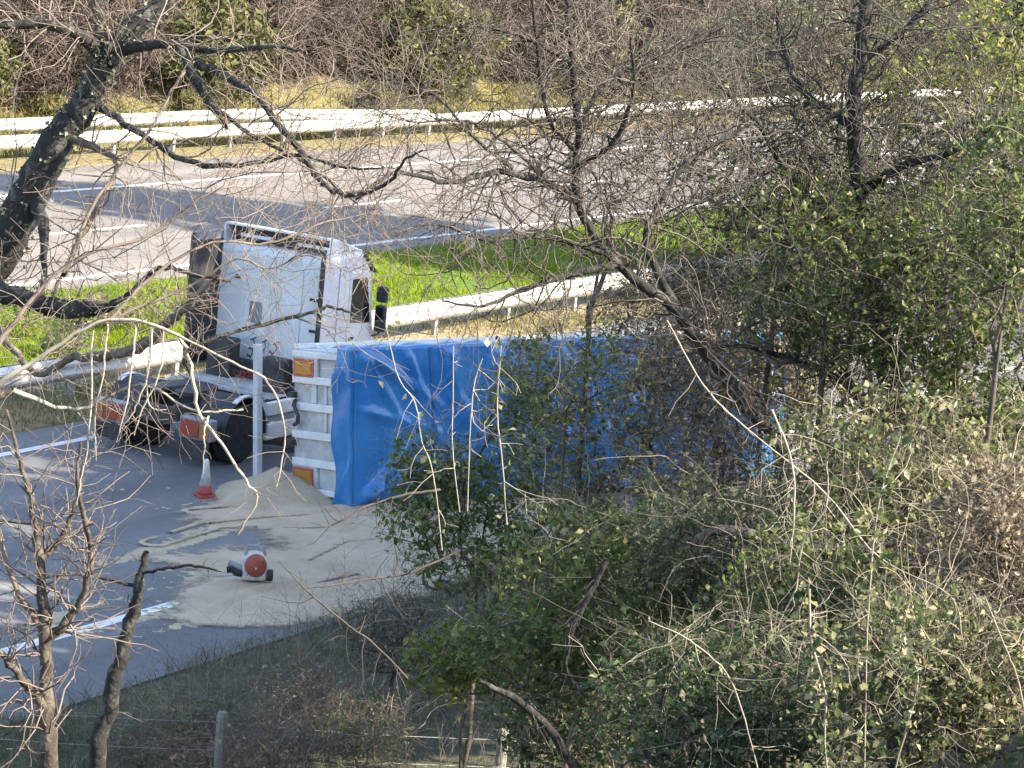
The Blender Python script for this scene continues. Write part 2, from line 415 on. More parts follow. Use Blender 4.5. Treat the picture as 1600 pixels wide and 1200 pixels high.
def road_strip(name, w0, w1, z, m, label):
    b = MB(); b.box(-60, 600, w0, w1, z - .25, z)
    o = b.build(name, m); o.rotation_euler = ROADROT
    return set_props(o, label, 'road', kind='structure')
near_road = road_strip('near_carriageway', W_EDGE, W_NEAR_END, 0, M['asphalt_near'], 'grey asphalt carriageway under the overturned trailer and spilled grain')
far_road = road_strip('far_carriageway', W_FAR_START, W_FAR_END, 0, M['asphalt'], 'sunlit grey asphalt carriageway beyond the grass median')

def line(parent, w, s0, s1, width=.17):
    b = MB(); b.box(s0, s1, w - width / 2, w + width / 2, -.01, .005)
    return b.build('painted_line', M['paint'], parent)
line(near_road, W_NEAR_L, -60, 600); line(near_road, W_NEAR_R, -60, 33.9, .2); line(near_road, W_NEAR_R, 33.95, 600, .2)
for k in range(-3, 14):
    line(near_road, 27.4, 14 + 12.5 * k, 18 + 12.5 * k, .13)
line(far_road, W_FAR_NEAR, -60, 600, .2); line(far_road, W_FAR_EDGE, -60, 600, .22)
for k in range(-3, 16):
    line(far_road, W_DASH, 57.9 + 12.9 * k, 62.2 + 12.9 * k, .18)

# ------------------------------------------------------------------ safety barriers
WPROF = [(0, 0), (.05, .035), (.085, .07), (.085, .10), (.015, .145), (.015, .165), (.085, .21), (.085, .24), (.05, .275), (0, .31)]
def beam_mesh(length, side):
    pts = [(side * p[0], p[1]) for p in WPROF] + [(side * (p[0] - .012), p[1]) for p in WPROF[::-1]]
    b = MB(); b.prism(pts, 'x', -.12, length)
    me = bpy.data.meshes.new('beam'); me.from_pydata(b.v, [], b.f); me.update()
    bm = bmesh.new(); bm.from_mesh(me); bmesh.ops.recalc_face_normals(bm, faces=bm.faces); bm.to_mesh(me); bm.free()
    me.materials.append(M['galv']); return me
def post_mesh():
    b = MB()
    b.prism([(-.06, -.05), (.06, -.05), (.06, -.035), (-.045, -.035), (-.045, .035), (.06, .035), (.06, .05), (-.06, .05)], 'z', -.4, .82)
    me = bpy.data.meshes.new('post'); me.from_pydata(b.v, [], b.f); me.update(); me.materials.append(M['post']); return me
WPROF = [(p[0] * 1.2, p[1] * 1.42) for p in WPROF]
PITCHB = 3.2
BM_N, BM_F, PM = beam_mesh(PITCHB, -1), beam_mesh(PITCHB, 1), post_mesh()
def barrier(name, label, w, s0, n, both, z=.36, dw=None):
    e = empty(name, (0, 0, 0), ROADROT); set_props(e, label, 'barrier')
    for k in range(n):
        s = s0 + k * PITCHB
        dy = dw(k) if dw else 0; dy2 = dw(k + 1) if dw else 0
        o = link_mesh('beam', BM_N, None, e); o.location = (s, w + dy - .06, z); o.rotation_euler = (0, 0, math.atan2(dy2 - dy, PITCHB))
        o.rotation_euler[0] = random.uniform(-.03, .03)
        if both:
            o = link_mesh('beam', BM_F, None, e); o.location = (s, w + .06, z)
        o = link_mesh('post', PM, None, e); o.location = (s, w + dy, 0); o.rotation_euler = (random.uniform(-.02, .02), random.uniform(-.02, .02), 0)
    return e
barrier('safety_barrier', 'white double sided safety barrier along the median beside the tractor unit', W_RAIL, 26.0, 42, True)
barrier('safety_barrier', 'long bright safety barrier along the far side of the sunlit carriageway', W_FRAIL, 52.0, 46, False)
barrier('safety_barrier', 'second short safety barrier behind the far one, ending in a bend to meet it', W_FRAIL + 2.9, 46.5, 15, False, .42,
        lambda k: 0 if k < 12 else -(k - 12) * .75)

# ------------------------------------------------------------------ vehicles
def wheel(parent, x, y, z, r, width, out, name='wheel'):
    e = MB()
    e.lathe([(r * .60, -width / 2), (r * .93, -width / 2), (r, -width * .36), (r, width * .36), (r * .93, width / 2), (r * .60, width / 2)], 'y', k=36)
    t = e.build(name, M['rubber'], parent, smooth=False); t.location = (x, y, z)
    h = MB(); s = out
    h.lathe([(.05, s * width * .20), (r * .22, s * width * .36), (r * .3, s * width * .2), (r * .5, s * width * .12), (r * .57, s * width * .46), (r * .61, s * width * .48), (r * .61, -s * width * .4)], 'y', k=28)
    h.build('rim', M['rim'], t, smooth=False)
    tr = MB()
    for k in range(36):
        a = 2 * math.pi * k / 36
        c, sn = math.cos(a), math.sin(a)
        for y0, y1 in ((-width * .38, -width * .05), (width * .05, width * .38)):
            p = []
            for rr in (r - .01, r + .012):
                for da in (-.055, .055):
                    for yy in (y0, y1):
                        p.append((rr * math.cos(a + da), yy, rr * math.sin(a + da)))
            tr.add(p, [(0, 1, 3, 2), (4, 6, 7, 5), (0, 2, 6, 4), (1, 5, 7, 3), (0, 4, 5, 1), (2, 3, 7, 6)])
    set_props(tr.build('tread', M['rubber'], t), kind='stuff')
    return t

# --- tractor unit: local x forward, y left, z up, origin on the ground under the rear axle
TR_HEAD = math.radians(62)
tr_right = ground_at(374, 724)
td = np.array([math.cos(TR_HEAD), math.sin(TR_HEAD), 0]); tl = np.array([-math.sin(TR_HEAD), math.cos(TR_HEAD), 0])
tr_loc = tr_right + tl * 1.2
tractor = empty('tractor_unit', tuple(tr_loc), (0, 0, TR_HEAD))
set_props(tractor, 'white lorry tractor unit seen from behind, standing without its trailer by the median barrier', 'lorry')
b = MB()
for sy in (-1, 1): b.box(-.95, 4.3, sy * .42 - .045, sy * .42 + .045, .72, 1.0)
for x in (-.9, .0, 1.0, 2.0, 3.2): b.box(x - .06, x + .06, -.38, .38, .76, .96)
b.build('chassis', M['chassis'], tractor, .01)
for sy in (-1, 1):
    wheel(tractor, 0, sy * 1.06, .52, .52, .30, sy); wheel(tractor, 0, sy * .73, .52, .52, .28, -sy)
    wheel(tractor, 3.75, sy * 1.04, .52, .52, .32, sy)
    # mudguard: an arch over the pair of wheels
    g_ = MB(); ro, ri = .66, .635
    pts = [(ro * math.cos(a), ro * math.sin(a) + .52) for a in np.linspace(math.radians(-5), math.radians(185), 18)]
    pts += [(ri * math.cos(a), ri * math.sin(a) + .52) for a in np.linspace(math.radians(185), math.radians(-5), 18)]
    g_.prism(pts, 'y', sy * .58, sy * 1.27)
    mg = g_.build('mudguard', M['dark'], tractor, .008)
    e_ = MB()
    for (r0, r1) in ((.667, .69),):
        pp = [(r1 * math.cos(a), r1 * math.sin(a) + .52) for a in np.linspace(math.radians(15), math.radians(120), 12)] + [(r0 * math.cos(a), r0 * math.sin(a) + .52) for a in np.linspace(math.radians(120), math.radians(15), 12)]
        e_.prism(pp, 'y', sy * 1.18, sy * 1.275)
    e_.build('mudguard_trim', M['white_side'], mg)
    # rear light cluster in its housing
    t_ = MB(); t_.box(-1.02, -.82, min(sy * .58, sy * 1.24), max(sy * .58, sy * 1.24), .50, .88)
    tb = t_.build('rear_light', M['grey_panel'], tractor, .025)
    l_ = MB(); l_.box(-1.045, -1.015, min(sy * .62, sy * 1.0), max(sy * .62, sy * 1.0), .54, .84); l_.build('red_lens', M['red_lens'], tb, .01)
    l_ = MB(); l_.box(-1.045, -1.015, min(sy * 1.02, sy * 1.2), max(sy * 1.02, sy * 1.2), .54, .84); l_.build('orange_lens', M['orange_lens'], tb, .01)
    f_ = MB(); f_.box(-.99, -.97, min(sy * .62, sy * 1.2), max(sy * .62, sy * 1.2), .18, .49); f_.build('mud_flap', M['dark'], tractor)
    # side skirt with a grey band and step
    s_ = MB(); s_.box(.78, 2.75, min(sy * 1.13, sy * 1.22), max(sy * 1.13, sy * 1.22), .30, .60); sk = s_.build('side_skirt', M['white_side'], tractor, .02)
    s_ = MB(); s_.box(.80, 2.72, min(sy * 1.10, sy * 1.19), max(sy * 1.10, sy * 1.19), .602, .73); s_.build('skirt_band', M['grey_panel'], sk)
    s_ = MB(); s_.box(.78, 2.75, min(sy * 1.13, sy * 1.22), max(sy * 1.13, sy * 1.22), .732, .98); s_.build('upper_skirt', M['white_side'], sk, .02)
b = MB(); b.lathe([(.02, .95), (.32, .95), (.32, 2.55), (.02, 2.55)], 'x', (0, -.78, .68), 24); b.build('fuel_tank', M['ali'], tractor, .02)
b = MB(); b.lathe([(.02, .95), (.30, .95), (.30, 2.0), (.02, 2.0)], 'x', (0, .80, .68), 24); b.build('air_tank', M['chassis'], tractor, .02)
b = MB(); b.box(.95, 2.15, -1.1, 1.1, 1.0, 1.03)
for k in range(9): b.box(.97 + k * .13, 1.0 + k * .13, -1.08, 1.08, 1.031, 1.05)
b.build('catwalk', M['ali_dirty'], tractor)
b = MB()
fw = [(-.62, -.45), (-.62, -.12), (-.12, -.06), (.0, 0), (-.12, .06), (-.62, .12), (-.62, .45), (-.1, .48), (.42, .36), (.5, .0), (.42, -.36), (-.1, -.48)]
b.prism(fw, 'z', 1.12, 1.19); b.box(-.3, .3, -.46, -.36, 1.0, 1.12); b.box(-.3, .3, .36, .46, 1.0, 1.12)
b.build('fifth_wheel', M['chassis'], tractor, .01)
b = MB(); b.box(-.98, -.9, -.36, .36, .66, .86); cr = b.build('rear_crossmember', M['chassis'], tractor, .01)
b = MB(); b.box(2.1, 2.75, -1.0, 1.0, 1.04, 1.32); b.box(1.75, 2.1, .35, .85, 1.04, 1.75); b.box(1.8, 2.1, -.8, -.3, 1.06, 1.55)
b.build('engine_cover', M['chassis'], tractor, .03)
# cab
CB = 2.45
prof = [(CB, 1.22), (CB, 3.30), (CB + .1, 3.42), (CB + 1.5, 3.45), (CB + 1.95, 3.05), (CB + 2.28, 1.75), (CB + 2.32, .55), (CB + 2.2, .40), (CB + 2.16, .62), (CB + 2.0, .98), (CB + 1.6, 1.14), (CB + 1.2, .98), (CB + 1.02, .62), (CB + .78, .5), (CB + .62, 1.02)]
b = MB(); b.prism(prof, 'y', -1.2, 1.2)
cab = b.build('cab', M['white'], tractor, .06, seg=3)
# ridges, panel seams and latches on the back wall
for y in (-.62, 0.02, .62):
    b = MB(); b.box(CB - .022, CB + .02, y - .035, y + .035, 1.36, 3.1); b.build('wall_rib', M['white'], cab, .01)
for (y, z, w_, h_) in ((-.93, 2.62, .2, .05), (-.95, 2.05, .17, .05), (-1.02, 1.5, .06, .17), (.75, 2.8, .12, .07)):
    b = MB(); b.box(CB - .03, CB + .02, y - w_ / 2, y + w_ / 2, z - h_ / 2, z + h_ / 2); b.build('latch', M['dark'], cab, .008)
b = MB(); b.box(CB - .012, CB + .02, .18, .46, 2.0, 2.4); b.build('rear_vent', M['grey_panel'], cab, .01)
# roof deflector: hollow, open to the rear
pts = []
b = MB()
for sy in (-1, 1):
    b.prism([(CB + .02, 3.33), (CB + .02, 3.74), (CB + .35, 3.72), (CB + 1.55, 3.46), (CB + 1.4, 3.38)], 'y', sy * 1.12, sy * 1.16)
b.prism([(CB + .02, 3.72), (CB + .02, 3.765), (CB + .35, 3.745), (CB + 1.62, 3.47), (CB + 1.5, 3.455), (CB + .33, 3.70)], 'y', -1.115, 1.115)
rdf = b.build('roof_deflector', M['white'], tractor, .012)
b = MB(); b.box(CB + .3, CB + .34, -1.1, 1.1, 3.46, 3.69); b.build('deflector_frame', M['dark'], rdf)
for y0, y1 in ((-1.08, -.45), (.1, .8)):
    b = MB(); b.box(CB + .05, CB + .09, y0, y1, 3.54, 3.60); b.build('deflector_strut', M['white_side'], rdf)
# side fairings reaching back from the cab corners
for sy, m in ((-1, M['white']), (1, M['grey_panel'])):
    pr = []
    inn = []
    for t in np.linspace(0, 1, 8):
        rl_ = .35 if sy < 0 else .92
        pr.append((CB + .05 - rl_ * t, sy * (1.2 + .04 * math.sin(t * math.pi * .7))))
        inn.append((CB + .05 - rl_ * t, sy * (1.165 + .04 * math.sin(t * math.pi * .7))))
    b = MB(); b.prism(pr + inn[::-1], 'z', 1.15, 3.62)
    sf = b.build('side_fairing', m, tractor, .01)
    b = MB(); b.prism([(p[0], p[1] - sy * .004) for p in inn] + [(p[0], p[1] - sy * .02) for p in inn[::-1]], 'z', 1.2, 3.45); b.build('inner_liner', M['dark'], sf)
    b = MB(); b.box(CB + .04 - rl_, CB + .105 - rl_, min(sy * 1.185, sy * 1.25), max(sy * 1.185, sy * 1.25), 1.15, 3.6); b.build('rubber_edge', M['dark'], sf)
# doors, windows, mirrors, steps, arch trim
for sy in (-1, 1):
    y0, y1 = sorted((sy * 1.195, sy * 1.215))
    b = MB(); b.prism([(CB + .95, 1.05), (CB + .95, 3.1), (CB + 1.75, 3.1), (CB + 2.08, 2.2), (CB + 2.12, 1.2), (CB + 1.95, 1.05)], 'y', y0, y1)
    dr = b.build('door', M['white'], cab, .008)
    y0, y1 = sorted((sy * 1.214, sy * 1.224))
    b = MB(); b.prism([(CB + 1.05, 2.18), (CB + 1.05, 2.98), (CB + 1.70, 2.98), (CB + 1.98, 2.12)], 'y', y0, y1); b.build('side_window', M['glass'], dr)
    y0, y1 = sorted((sy * 1.214, sy * 1.25))
    b = MB(); b.box(CB + 1.05, CB + 1.22, y0, y1, 1.86, 1.91); b.build('handle', M['dark'], dr, .008)
    y0, y1 = sorted((sy * 1.20, sy * 1.212))
    b = MB(); b.box(CB + .45, CB + .46, y0, y1, 1.1, 3.2); b.box(CB + .02, CB + .92, y0, y1, 2.02, 2.03); b.build('panel_seam', M['grey_panel'], cab)
    y0, y1 = sorted((sy * 1.24, sy * 1.46))
    b = MB(); b.box(CB + 2.1, CB + 2.28, y0, y1, 1.95, 2.45); mr_ = b.build('mirror', M['dark'], tractor, .05, seg=3)
    b = MB(); b.box(CB + 2.1, CB + 2.28, y0, y1, 2.50, 2.80); b.build('mirror', M['dark'], tractor, .05, seg=3)
    b = MB(); b.box(CB + 2.085, CB + 2.098, y0 + .03, y1 - .03, 1.99, 2.41); b.build('mirror_glass', M['glass'], mr_)
    b = MB(); b.tube([(CB + 2.1, sy * 1.18, 2.9), (CB + 2.2, sy * 1.33, 2.85), (CB + 2.2, sy * 1.33, 1.9), (CB + 2.1, sy * 1.18, 1.85)], .02); b.build('mirror_arm', M['dark'], tractor)
b = MB(); b.prism([(CB + 1.98, 3.02), (CB + 2.26, 1.85), (CB + 2.30, 1.85), (CB + 2.02, 3.04)], 'y', -1.1, 1.1); b.build('windscreen', M['glass'], cab)
b = MB(); b.prism([(CB + 1.7, 3.35), (CB + 2.25, 3.02), (CB + 2.27, 3.06), (CB + 1.72, 3.40)], 'y', -1.15, 1.15); b.build('sun_visor', M['dark'], cab)
b = MB(); b.box(CB + 2.2, CB + 2.38, -1.22, 1.22, .32, .85); b.build('bumper', M['white'], tractor, .05)
for k, yy in enumerate((-.25, 0, .25)):
    pts = [(CB - .02, yy, 1.75)]
    for i in range(40):
        t = i / 39
        pts.append((CB - .1 - .9 * t, yy * (1 - t) + .06 * math.cos(i * 1.5), 1.7 - .25 * math.sin(t * math.pi) - .45 * t + .06 * math.sin(i * 1.5)))
    b = MB(); b.tube(pts, .012, 6); b.build('air_hose', (M['hose'], M['dark'], M['dark'])[k], tractor)

def compress(o, k):
    for ch in o.children:
        if ch.type == 'MESH' and len(ch.data.vertices):
            if ch.name.startswith('wheel'):
                if ch.location.x > 3: ch.location.x = CB + (ch.location.x - CB) * k
                continue
            for v in ch.data.vertices:
                if v.co.x > CB: v.co.x = CB + (v.co.x - CB) * k
        compress(ch, k)
compress(tractor, .75)
# --- overturned trailer: built upright (x forward from the rear, y left, z up), then laid on its right side
TL_HEAD = math.radians(39)
TL_TILT = math.radians(8)
corner = ground_at(531, 793)
td2 = np.array([math.cos(TL_HEAD), math.sin(TL_HEAD), 0]); trt = np.array([math.sin(TL_HEAD), -math.cos(TL_HEAD), 0])
tl_y = np.array([0, 0, math.cos(TL_TILT)]) - trt * math.sin(TL_TILT); tl_z = trt * math.cos(TL_TILT) + np.array([0, 0, math.sin(TL_TILT)])
tl_loc = corner - tl_z * 2.30 + tl_y * 1.22 + np.array([0, 0, .12])
trailer = empty('overturned_trailer', tuple(tl_loc))
Rm = Matrix(((td2[0], tl_y[0], tl_z[0]), (td2[1], tl_y[1], tl_z[1]), (0, tl_y[2], tl_z[2])))      # columns: x->heading, y->up, z->right
trailer.rotation_euler = Rm.to_euler()
set_props(trailer, 'white tipper trailer with a blue tarpaulin roof lying on its side across the road', 'trailer')
TLEN, TB, TT = 9.6, .95, 2.72
b = MB()                                                    # body: floor, sides, front wall
b.box(.05, TLEN, -1.2, 1.2, TB, TB + .12); b.box(.05, TLEN, 1.16, 1.22, TB + .12, TT); b.box(.05, TLEN, -1.22, -1.16, TB + .12, TT); b.box(TLEN - .06, TLEN, -1.155, 1.155, TB + .121, TT)
body = b.build('body', M['ali'], trailer, .01)
for k in range(14):                                         # side ribs
    x = .35 + k * .7
    for y0, y1 in ((1.221, 1.275), (-1.275, -1.221)):
        b = MB(); b.box(x, x + .09, y0, y1, TB + .05, TT - .05); b.build('side_rib', M['white_side'], body)
b = MB(); b.box(0.02, TLEN, 1.225, 1.29, TT - .1, TT); b.box(0.02, TLEN, -1.29, -1.225, TT - .1, TT); b.build('top_rail', M['white_side'], body, .01)
b = MB(); b.box(0.02, TLEN, 1.222, 1.30, TB - .06, TB + .08); b.box(0.02, TLEN, -1.30, -1.222, TB - .06, TB + .08); b.build('bottom_rail', M['white_side'], body, .01)
# tailgate
b = MB(); b.box(-.02, .045, -1.19, 1.19, TB + .02, TT - .02); tg = b.build('tailgate', M['ali_dirty'], trailer, .01)
for y in (-1.13, -.66, -.2, .27, .72, 1.14):
    wv = .065 if abs(y) < 1 else .05
    b = MB(); b.box(-.085, -.021, y - wv, y + wv, TB + .04, TT - .03); b.build('gate_rib', M['white_side'], tg, .012)
for z, y0, y1 in ((1.55, .34, .65), (1.92, .34, .65), (1.92, -.12, .20), (1.62, .34, .65), (2.1, -.12, .2)):
    b = MB(); b.box(-.05, -.021, y0, y1, z - .035, z + .035); b.build('gate_rail', M['ali'], tg, .008)
for y in (-.90, .92):
    b = MB(); b.box(-.10, -.03, y - .15, y + .15, 1.05, 1.62); pl = b.build('marker_plate', M['plate_red'], trailer, .008)
    b = MB(); b.box(-.108, -.1005, y - .105, y + .105, 1.11, 1.56); b.build('reflective_panel', M['plate_yellow'], pl)
    b = MB(); b.box(-.075, -.0215, y - .2, y + .2, 1.0, 1.72); b.build('light_board', M['ali_dirty'], trailer, .01)
b = MB(); b.tube([(-.06, .35, 1.05), (-.16, .3, 1.15), (-.17, .12, 1.3), (-.12, .0, 1.22), (-.1, -.05, 1.08)], .035); b.build('gate_catch', M['chassis'], trailer)
for y in (-.35, .45):
    b = MB(); b.box(-.14, .02, y - .05, y + .05, .86, 1.06); b.build('hinge', M['chassis'], trailer, .01)
# under-run bar on its two brackets
b = MB(); b.box(-.32, -.2, -1.27, 1.27, .15, .28); ub = b.build('underrun_bar', M['ali'], trailer, .015)
for y in (-.5, .5):
    b = MB(); b.box(-.199, -.05, y - .05, y + .05, .2, .90); b.build('bracket', M['chassis'], ub)
# chassis, axles, landing legs
b = MB()
for y in (-.5, .5): b.box(.1, TLEN - .3, y - .06, y + .06, .62, .93)
for x in (.6, 2.0, 3.4, 4.8, 6.4, 8.0, 9.0): b.box(x - .05, x + .05, -.44, .44, .68, .9)
b.build('chassis', M['chassis'], trailer, .01)
for x in (1.3, 2.65, 4.0):
    b = MB(); b.lathe([(.02, -.95), (.065, -.95), (.065, .95), (.02, .95)], 'y', (x, 0, .52), 14); b.build('axle', M['chassis'], trailer)
    for sy in (-1, 1): wheel(trailer, x, sy * 1.02, .52, .52, .38, sy)
for y in (-.7, .7):
    b = MB(); b.box(7.2, 7.32, y - .06, y + .06, .12, .93); b.box(7.1, 7.42, y - .13, y + .13, .08, .12); b.build('landing_leg', M['chassis'], trailer, .01)
# tarpaulin: wrinkled sheet over the open top, wrapping over the sides and rear
def tarp_z(x, y):
    bow = .10 * np.cos(np.clip(y / 1.3, -1, 1) * math.pi / 2) * (.75 + .25 * np.cos(x * 2 * math.pi / 1.55))
    r = np.abs(fbm(x * 1.1 + y * .55, y * .5 - x * .25, 11) - .47)
    folds = .10 * np.clip(.10 - r, 0, 1) * 4
    diag = 0
    for (x0, y0, ang, amp, wd) in ((.2, 1.2, -.55, .05, .07), (.1, 1.2, -.95, .05, .06), (.1, -1.2, .75, .07, .08), (.5, -1.25, 1.05, .06, .07), (.2, -1.1, .35, .05, .08), (1.0, 1.25, -1.2, .04, .05), (.05, .3, -.25, .03, .08), (4.2, 1.2, -1.3, .04, .06), (6.2, -1.2, 1.2, .05, .07), (7.6, 1.2, -1.1, .05, .06)):
        u = (x - x0) * math.cos(ang) + (y - y0) * math.sin(ang); v = -(x - x0) * math.sin(ang) + (y - y0) * math.cos(ang)
        diag = diag + amp * np.exp(-(v / wd) ** 2) * np.clip(1 - u / 2.0, 0, 1) * (u > -.1) * (np.clip(u * 4 + .4, 0, 1))
    return bow + folds * 2.2 + diag * 2.6 + .03 * (fbm(x * 3, y * 3, 5) - .5)
nx, ny = 190, 56
xs = np.linspace(-.07, TLEN + .04, nx); ys = np.linspace(-1.31, 1.31, ny)
XX, YY = np.meshgrid(xs, ys, indexing='ij')
edge = np.clip((1.31 - np.abs(YY)) / .12, 0, 1)
ZZ = TT + .02 + (tarp_z(XX, YY)) * np.minimum(edge, np.clip((XX + .07) / .25, 0, 1))
V = np.stack([XX, YY, ZZ], -1)
skirt_p = V[:, -1:].copy(); skirt_p[:, 0, 2] -= .62 + .05 * np.sin(xs * 5); skirt_p[:, 0, 1] = 1.315 + .02 * np.sin(xs * 9)
skirt_n = V[:, :1].copy(); skirt_n[:, 0, 2] -= .22; skirt_n[:, 0, 1] = -1.31
V = np.concatenate([skirt_n, V, skirt_p], 1); ny2 = ny + 2
I = np.arange(nx - 1)[:, None] * ny2 + np.arange(ny2 - 1)[None]
Fq = np.stack([I, I + ny2, I + ny2 + 1, I + 1], -1).reshape(-1, 4)
tarp = link_mesh('tarpaulin', np_mesh('tarpaulin', V.reshape(-1, 3), Fq), M['tarp'], trailer, smooth=True)
so = tarp.modifiers.new('thick', 'SOLIDIFY'); so.thickness = .006
for x in (1.5, 3.1, 4.7, 6.3, 7.9):                          # welded seams across the sheet
    yv = np.linspace(-1.29, 1.29, 40); pts_ = []
    Vv = []
    for dx_ in (-.035, .035):
        zz_ = TT + .02 + tarp_z(np.full(40, x + dx_), yv) * np.minimum(np.clip((1.31 - np.abs(yv)) / .12, 0, 1), 1) + .012
        Vv.append(np.stack([np.full(40, x + dx_), yv, zz_], 1))
    k_ = np.arange(39)[:, None]
    link_mesh('seam', np_mesh('seam', np.vstack(Vv), np.concatenate([k_, k_ + 40, k_ + 41, k_ + 1], 1)), M['seam'], tarp, smooth=True)
ny3, nz3 = 60, 16                                            # rear flap hanging over the tailgate, with a diagonal fold
yy = np.linspace(-1.3, 1.3, ny3); zz = np.linspace(0, 1, nz3)
YY, TTz = np.meshgrid(yy, zz, indexing='ij')
dep = .46 + .10 * (1.3 + YY) / 2.6 * 0 + .06 * np.sin(YY * 2.2 + 1) - .05 * (YY > .9)
fold = .05 * np.exp(-((TTz * .5 - (YY - .75) * .8) / .06) ** 2) + .05 * np.exp(-((TTz * .5 + (YY + .6) * .7) / .08) ** 2) + .03 * np.sin(YY * 6 + TTz * 3)
V = np.stack([-.115 - fold * np.clip(TTz * 3, 0, 1) - .02, YY, TT + .03 - TTz * dep], -1)
V[:, 0, 0] = -.07
I = np.arange(ny3 - 1)[:, None] * nz3 + np.arange(nz3 - 1)[None]
Fq = np.stack([I, I + 1, I + nz3 + 1, I + nz3], -1).reshape(-1, 4)
fl = link_mesh('rear_flap', np_mesh('rear_flap', V.reshape(-1, 3), Fq), M['tarp'], tarp, smooth=True)
so = fl.modifiers.new('thick', 'SOLIDIFY'); so.thickness = .006

# ------------------------------------------------------------------ spilled grain
def poly_sd(P, poly):
    """signed distance to polygon (negative inside), P (n,2)"""
    poly = np.asarray(poly); n = len(poly)
    d = np.full(len(P), 1e9); ins = np.zeros(len(P), bool)
    for i in range(n):
        a, b_ = poly[i], poly[(i + 1) % n]
        e = b_ - a; w = P - a
        t = np.clip((w @ e) / (e @ e), 0, 1)
        d = np.minimum(d, np.linalg.norm(w - t[:, None] * e, axis=1))
        c = ((a[1] <= P[:, 1]) != (b_[1] <= P[:, 1])) & (P[:, 0] < (b_[0] - a[0]) * (P[:, 1] - a[1]) / (b_[1] - a[1] + 1e-12) + a[0])
        ins ^= c
    return np.where(ins, -d, d)
def gpoly(px): return np.array([ground_at(x, y)[:2] for x, y in px])
G1 = gpoly([(285, 800), (340, 775), (390, 768), (420, 745), (470, 735), (560, 770), (700, 760), (900, 740), (940, 830), (760, 900), (640, 935), (535, 958), (420, 972), (300, 975), (268, 968), (335, 925), (372, 902), (300, 893), (210, 872), (330, 856), (432, 858), (425, 846), (385, 826), (330, 822), (280, 815)])
x0, y0 = G1.min(0) - 1; x1, y1 = G1.max(0) + 1
nx, ny = 260, 300
XX, YY = np.meshgrid(np.linspace(x0, x1, nx), np.linspace(y0, y1, ny), indexing='ij')
P2 = np.stack([XX.ravel(), YY.ravel()], 1)
sd = poly_sd(P2, G1).reshape(nx, ny)
nz = fbm(XX * 1.6, YY * 1.6, 21) - .47
fine = fbm(XX * 7, YY * 7, 22) - .47
Z = np.clip(-sd + nz * .45 + fine * .3 + .12, -.2, .6) * .055 + fine * .016
pk = ground_at(428, 775)[:2]; d1 = np.hypot(XX - pk[0], (YY - pk[1]) * .8)
Z = Z + .46 * np.clip(1 - d1 / 1.05, 0, 1) ** 1.2
pk = ground_at(590, 800)[:2]; d1 = np.hypot(XX - pk[0], (YY - pk[1]) * .8)
Z = Z + .12 * np.clip(1 - d1 / 1.5, 0, 1) ** 1.3
pk = ground_at(400, 940)[:2]; d1 = np.hypot(XX - pk[0], (YY - pk[1]) * .9)
Z = Z + .07 * np.clip(1 - d1 / 1.6, 0, 1)
def groove(px, wd, dp):
    gp = gpoly(px); d_ = np.full(XX.shape, 1e9)
    for a_, b_ in zip(gp[:-1], gp[1:]):
        e_ = b_ - a_; t_ = np.clip(((XX - a_[0]) * e_[0] + (YY - a_[1]) * e_[1]) / (e_ @ e_), 0, 1)
        d_ = np.minimum(d_, np.hypot(XX - a_[0] - t_ * e_[0], YY - a_[1] - t_ * e_[1]))
    return -dp * np.exp(-(d_ / wd) ** 2) + dp * .7 * np.exp(-((d_ - wd * 1.8) / (wd * .7)) ** 2)
Z = Z + groove([(240, 850), (330, 822), (420, 812), (530, 806)], .10, .06) + groove([(300, 800), (420, 790), (560, 800)], .07, .03) + groove([(330, 965), (420, 930), (560, 900)], .08, .03) + groove([(480, 880), (540, 850), (640, 840)], .06, .025)
THK = np.clip(Z / .042, 0, 1)
Z = np.where(Z > -.012, Z * 1.0 + .013, Z * .4 - .03)
V = np.stack([XX, YY, Z], -1).reshape(-1, 3)
I = np.arange(nx - 1)[:, None] * ny + np.arange(ny - 1)[None]
Fq = np.stack([I, I + ny, I + ny + 1, I + 1], -1).reshape(-1, 4)
keep = (Z.reshape(-1)[Fq] > -.035).any(1) & (sd.reshape(-1)[Fq] < .8).any(1)
gme = np_mesh('spilled_grain', V, Fq[keep])
ga = gme.attributes.new('thick', 'FLOAT', 'POINT'); ga.data.foreach_set('value', THK.ravel().astype(np.float32))
gr = link_mesh('spilled_grain', gme, M['grain'], smooth=True)
set_props(gr, 'tan grain spilled across the road behind the overturned trailer', 'grain', kind='stuff')
# thin dusting dragged along the road around the heap
G2 = gpoly([(60, 905), (200, 858), (310, 800), (430, 790), (640, 800), (700, 900), (520, 975), (300, 985), (215, 965), (330, 915), (200, 930), (90, 985), (60, 960)])
x0, y0 = G2.min(0) - .5; x1, y1 = G2.max(0) + .5
nx, ny = 260, 300
XX, YY = np.meshgrid(np.linspace(x0, x1, nx), np.linspace(y0, y1, ny), indexing='ij')
sd = poly_sd(np.stack([XX.ravel(), YY.ravel()], 1), G2).reshape(nx, ny)
S_, W_ = XX * RD[0] + YY * RD[1], XX * RL[0] + YY * RL[1]
streak = fbm(S_ * .35, W_ * 3.2, 31) - .5
Z = (np.clip(-sd, -.3, .25) * .02 + streak * .05 + (fbm(XX * 9, YY * 9, 33) - .47) * .03 - .006)
Z = np.where(Z > 0, .007 + Z * .3, -.01)
V = np.stack([XX, YY, Z], -1).reshape(-1, 3)
I = np.arange(nx - 1)[:, None] * ny + np.arange(ny - 1)[None]
Fq = np.stack([I, I + ny, I + ny + 1, I + 1], -1).reshape(-1, 4)
keep = (Z.reshape(-1)[Fq] > 0).any(1)
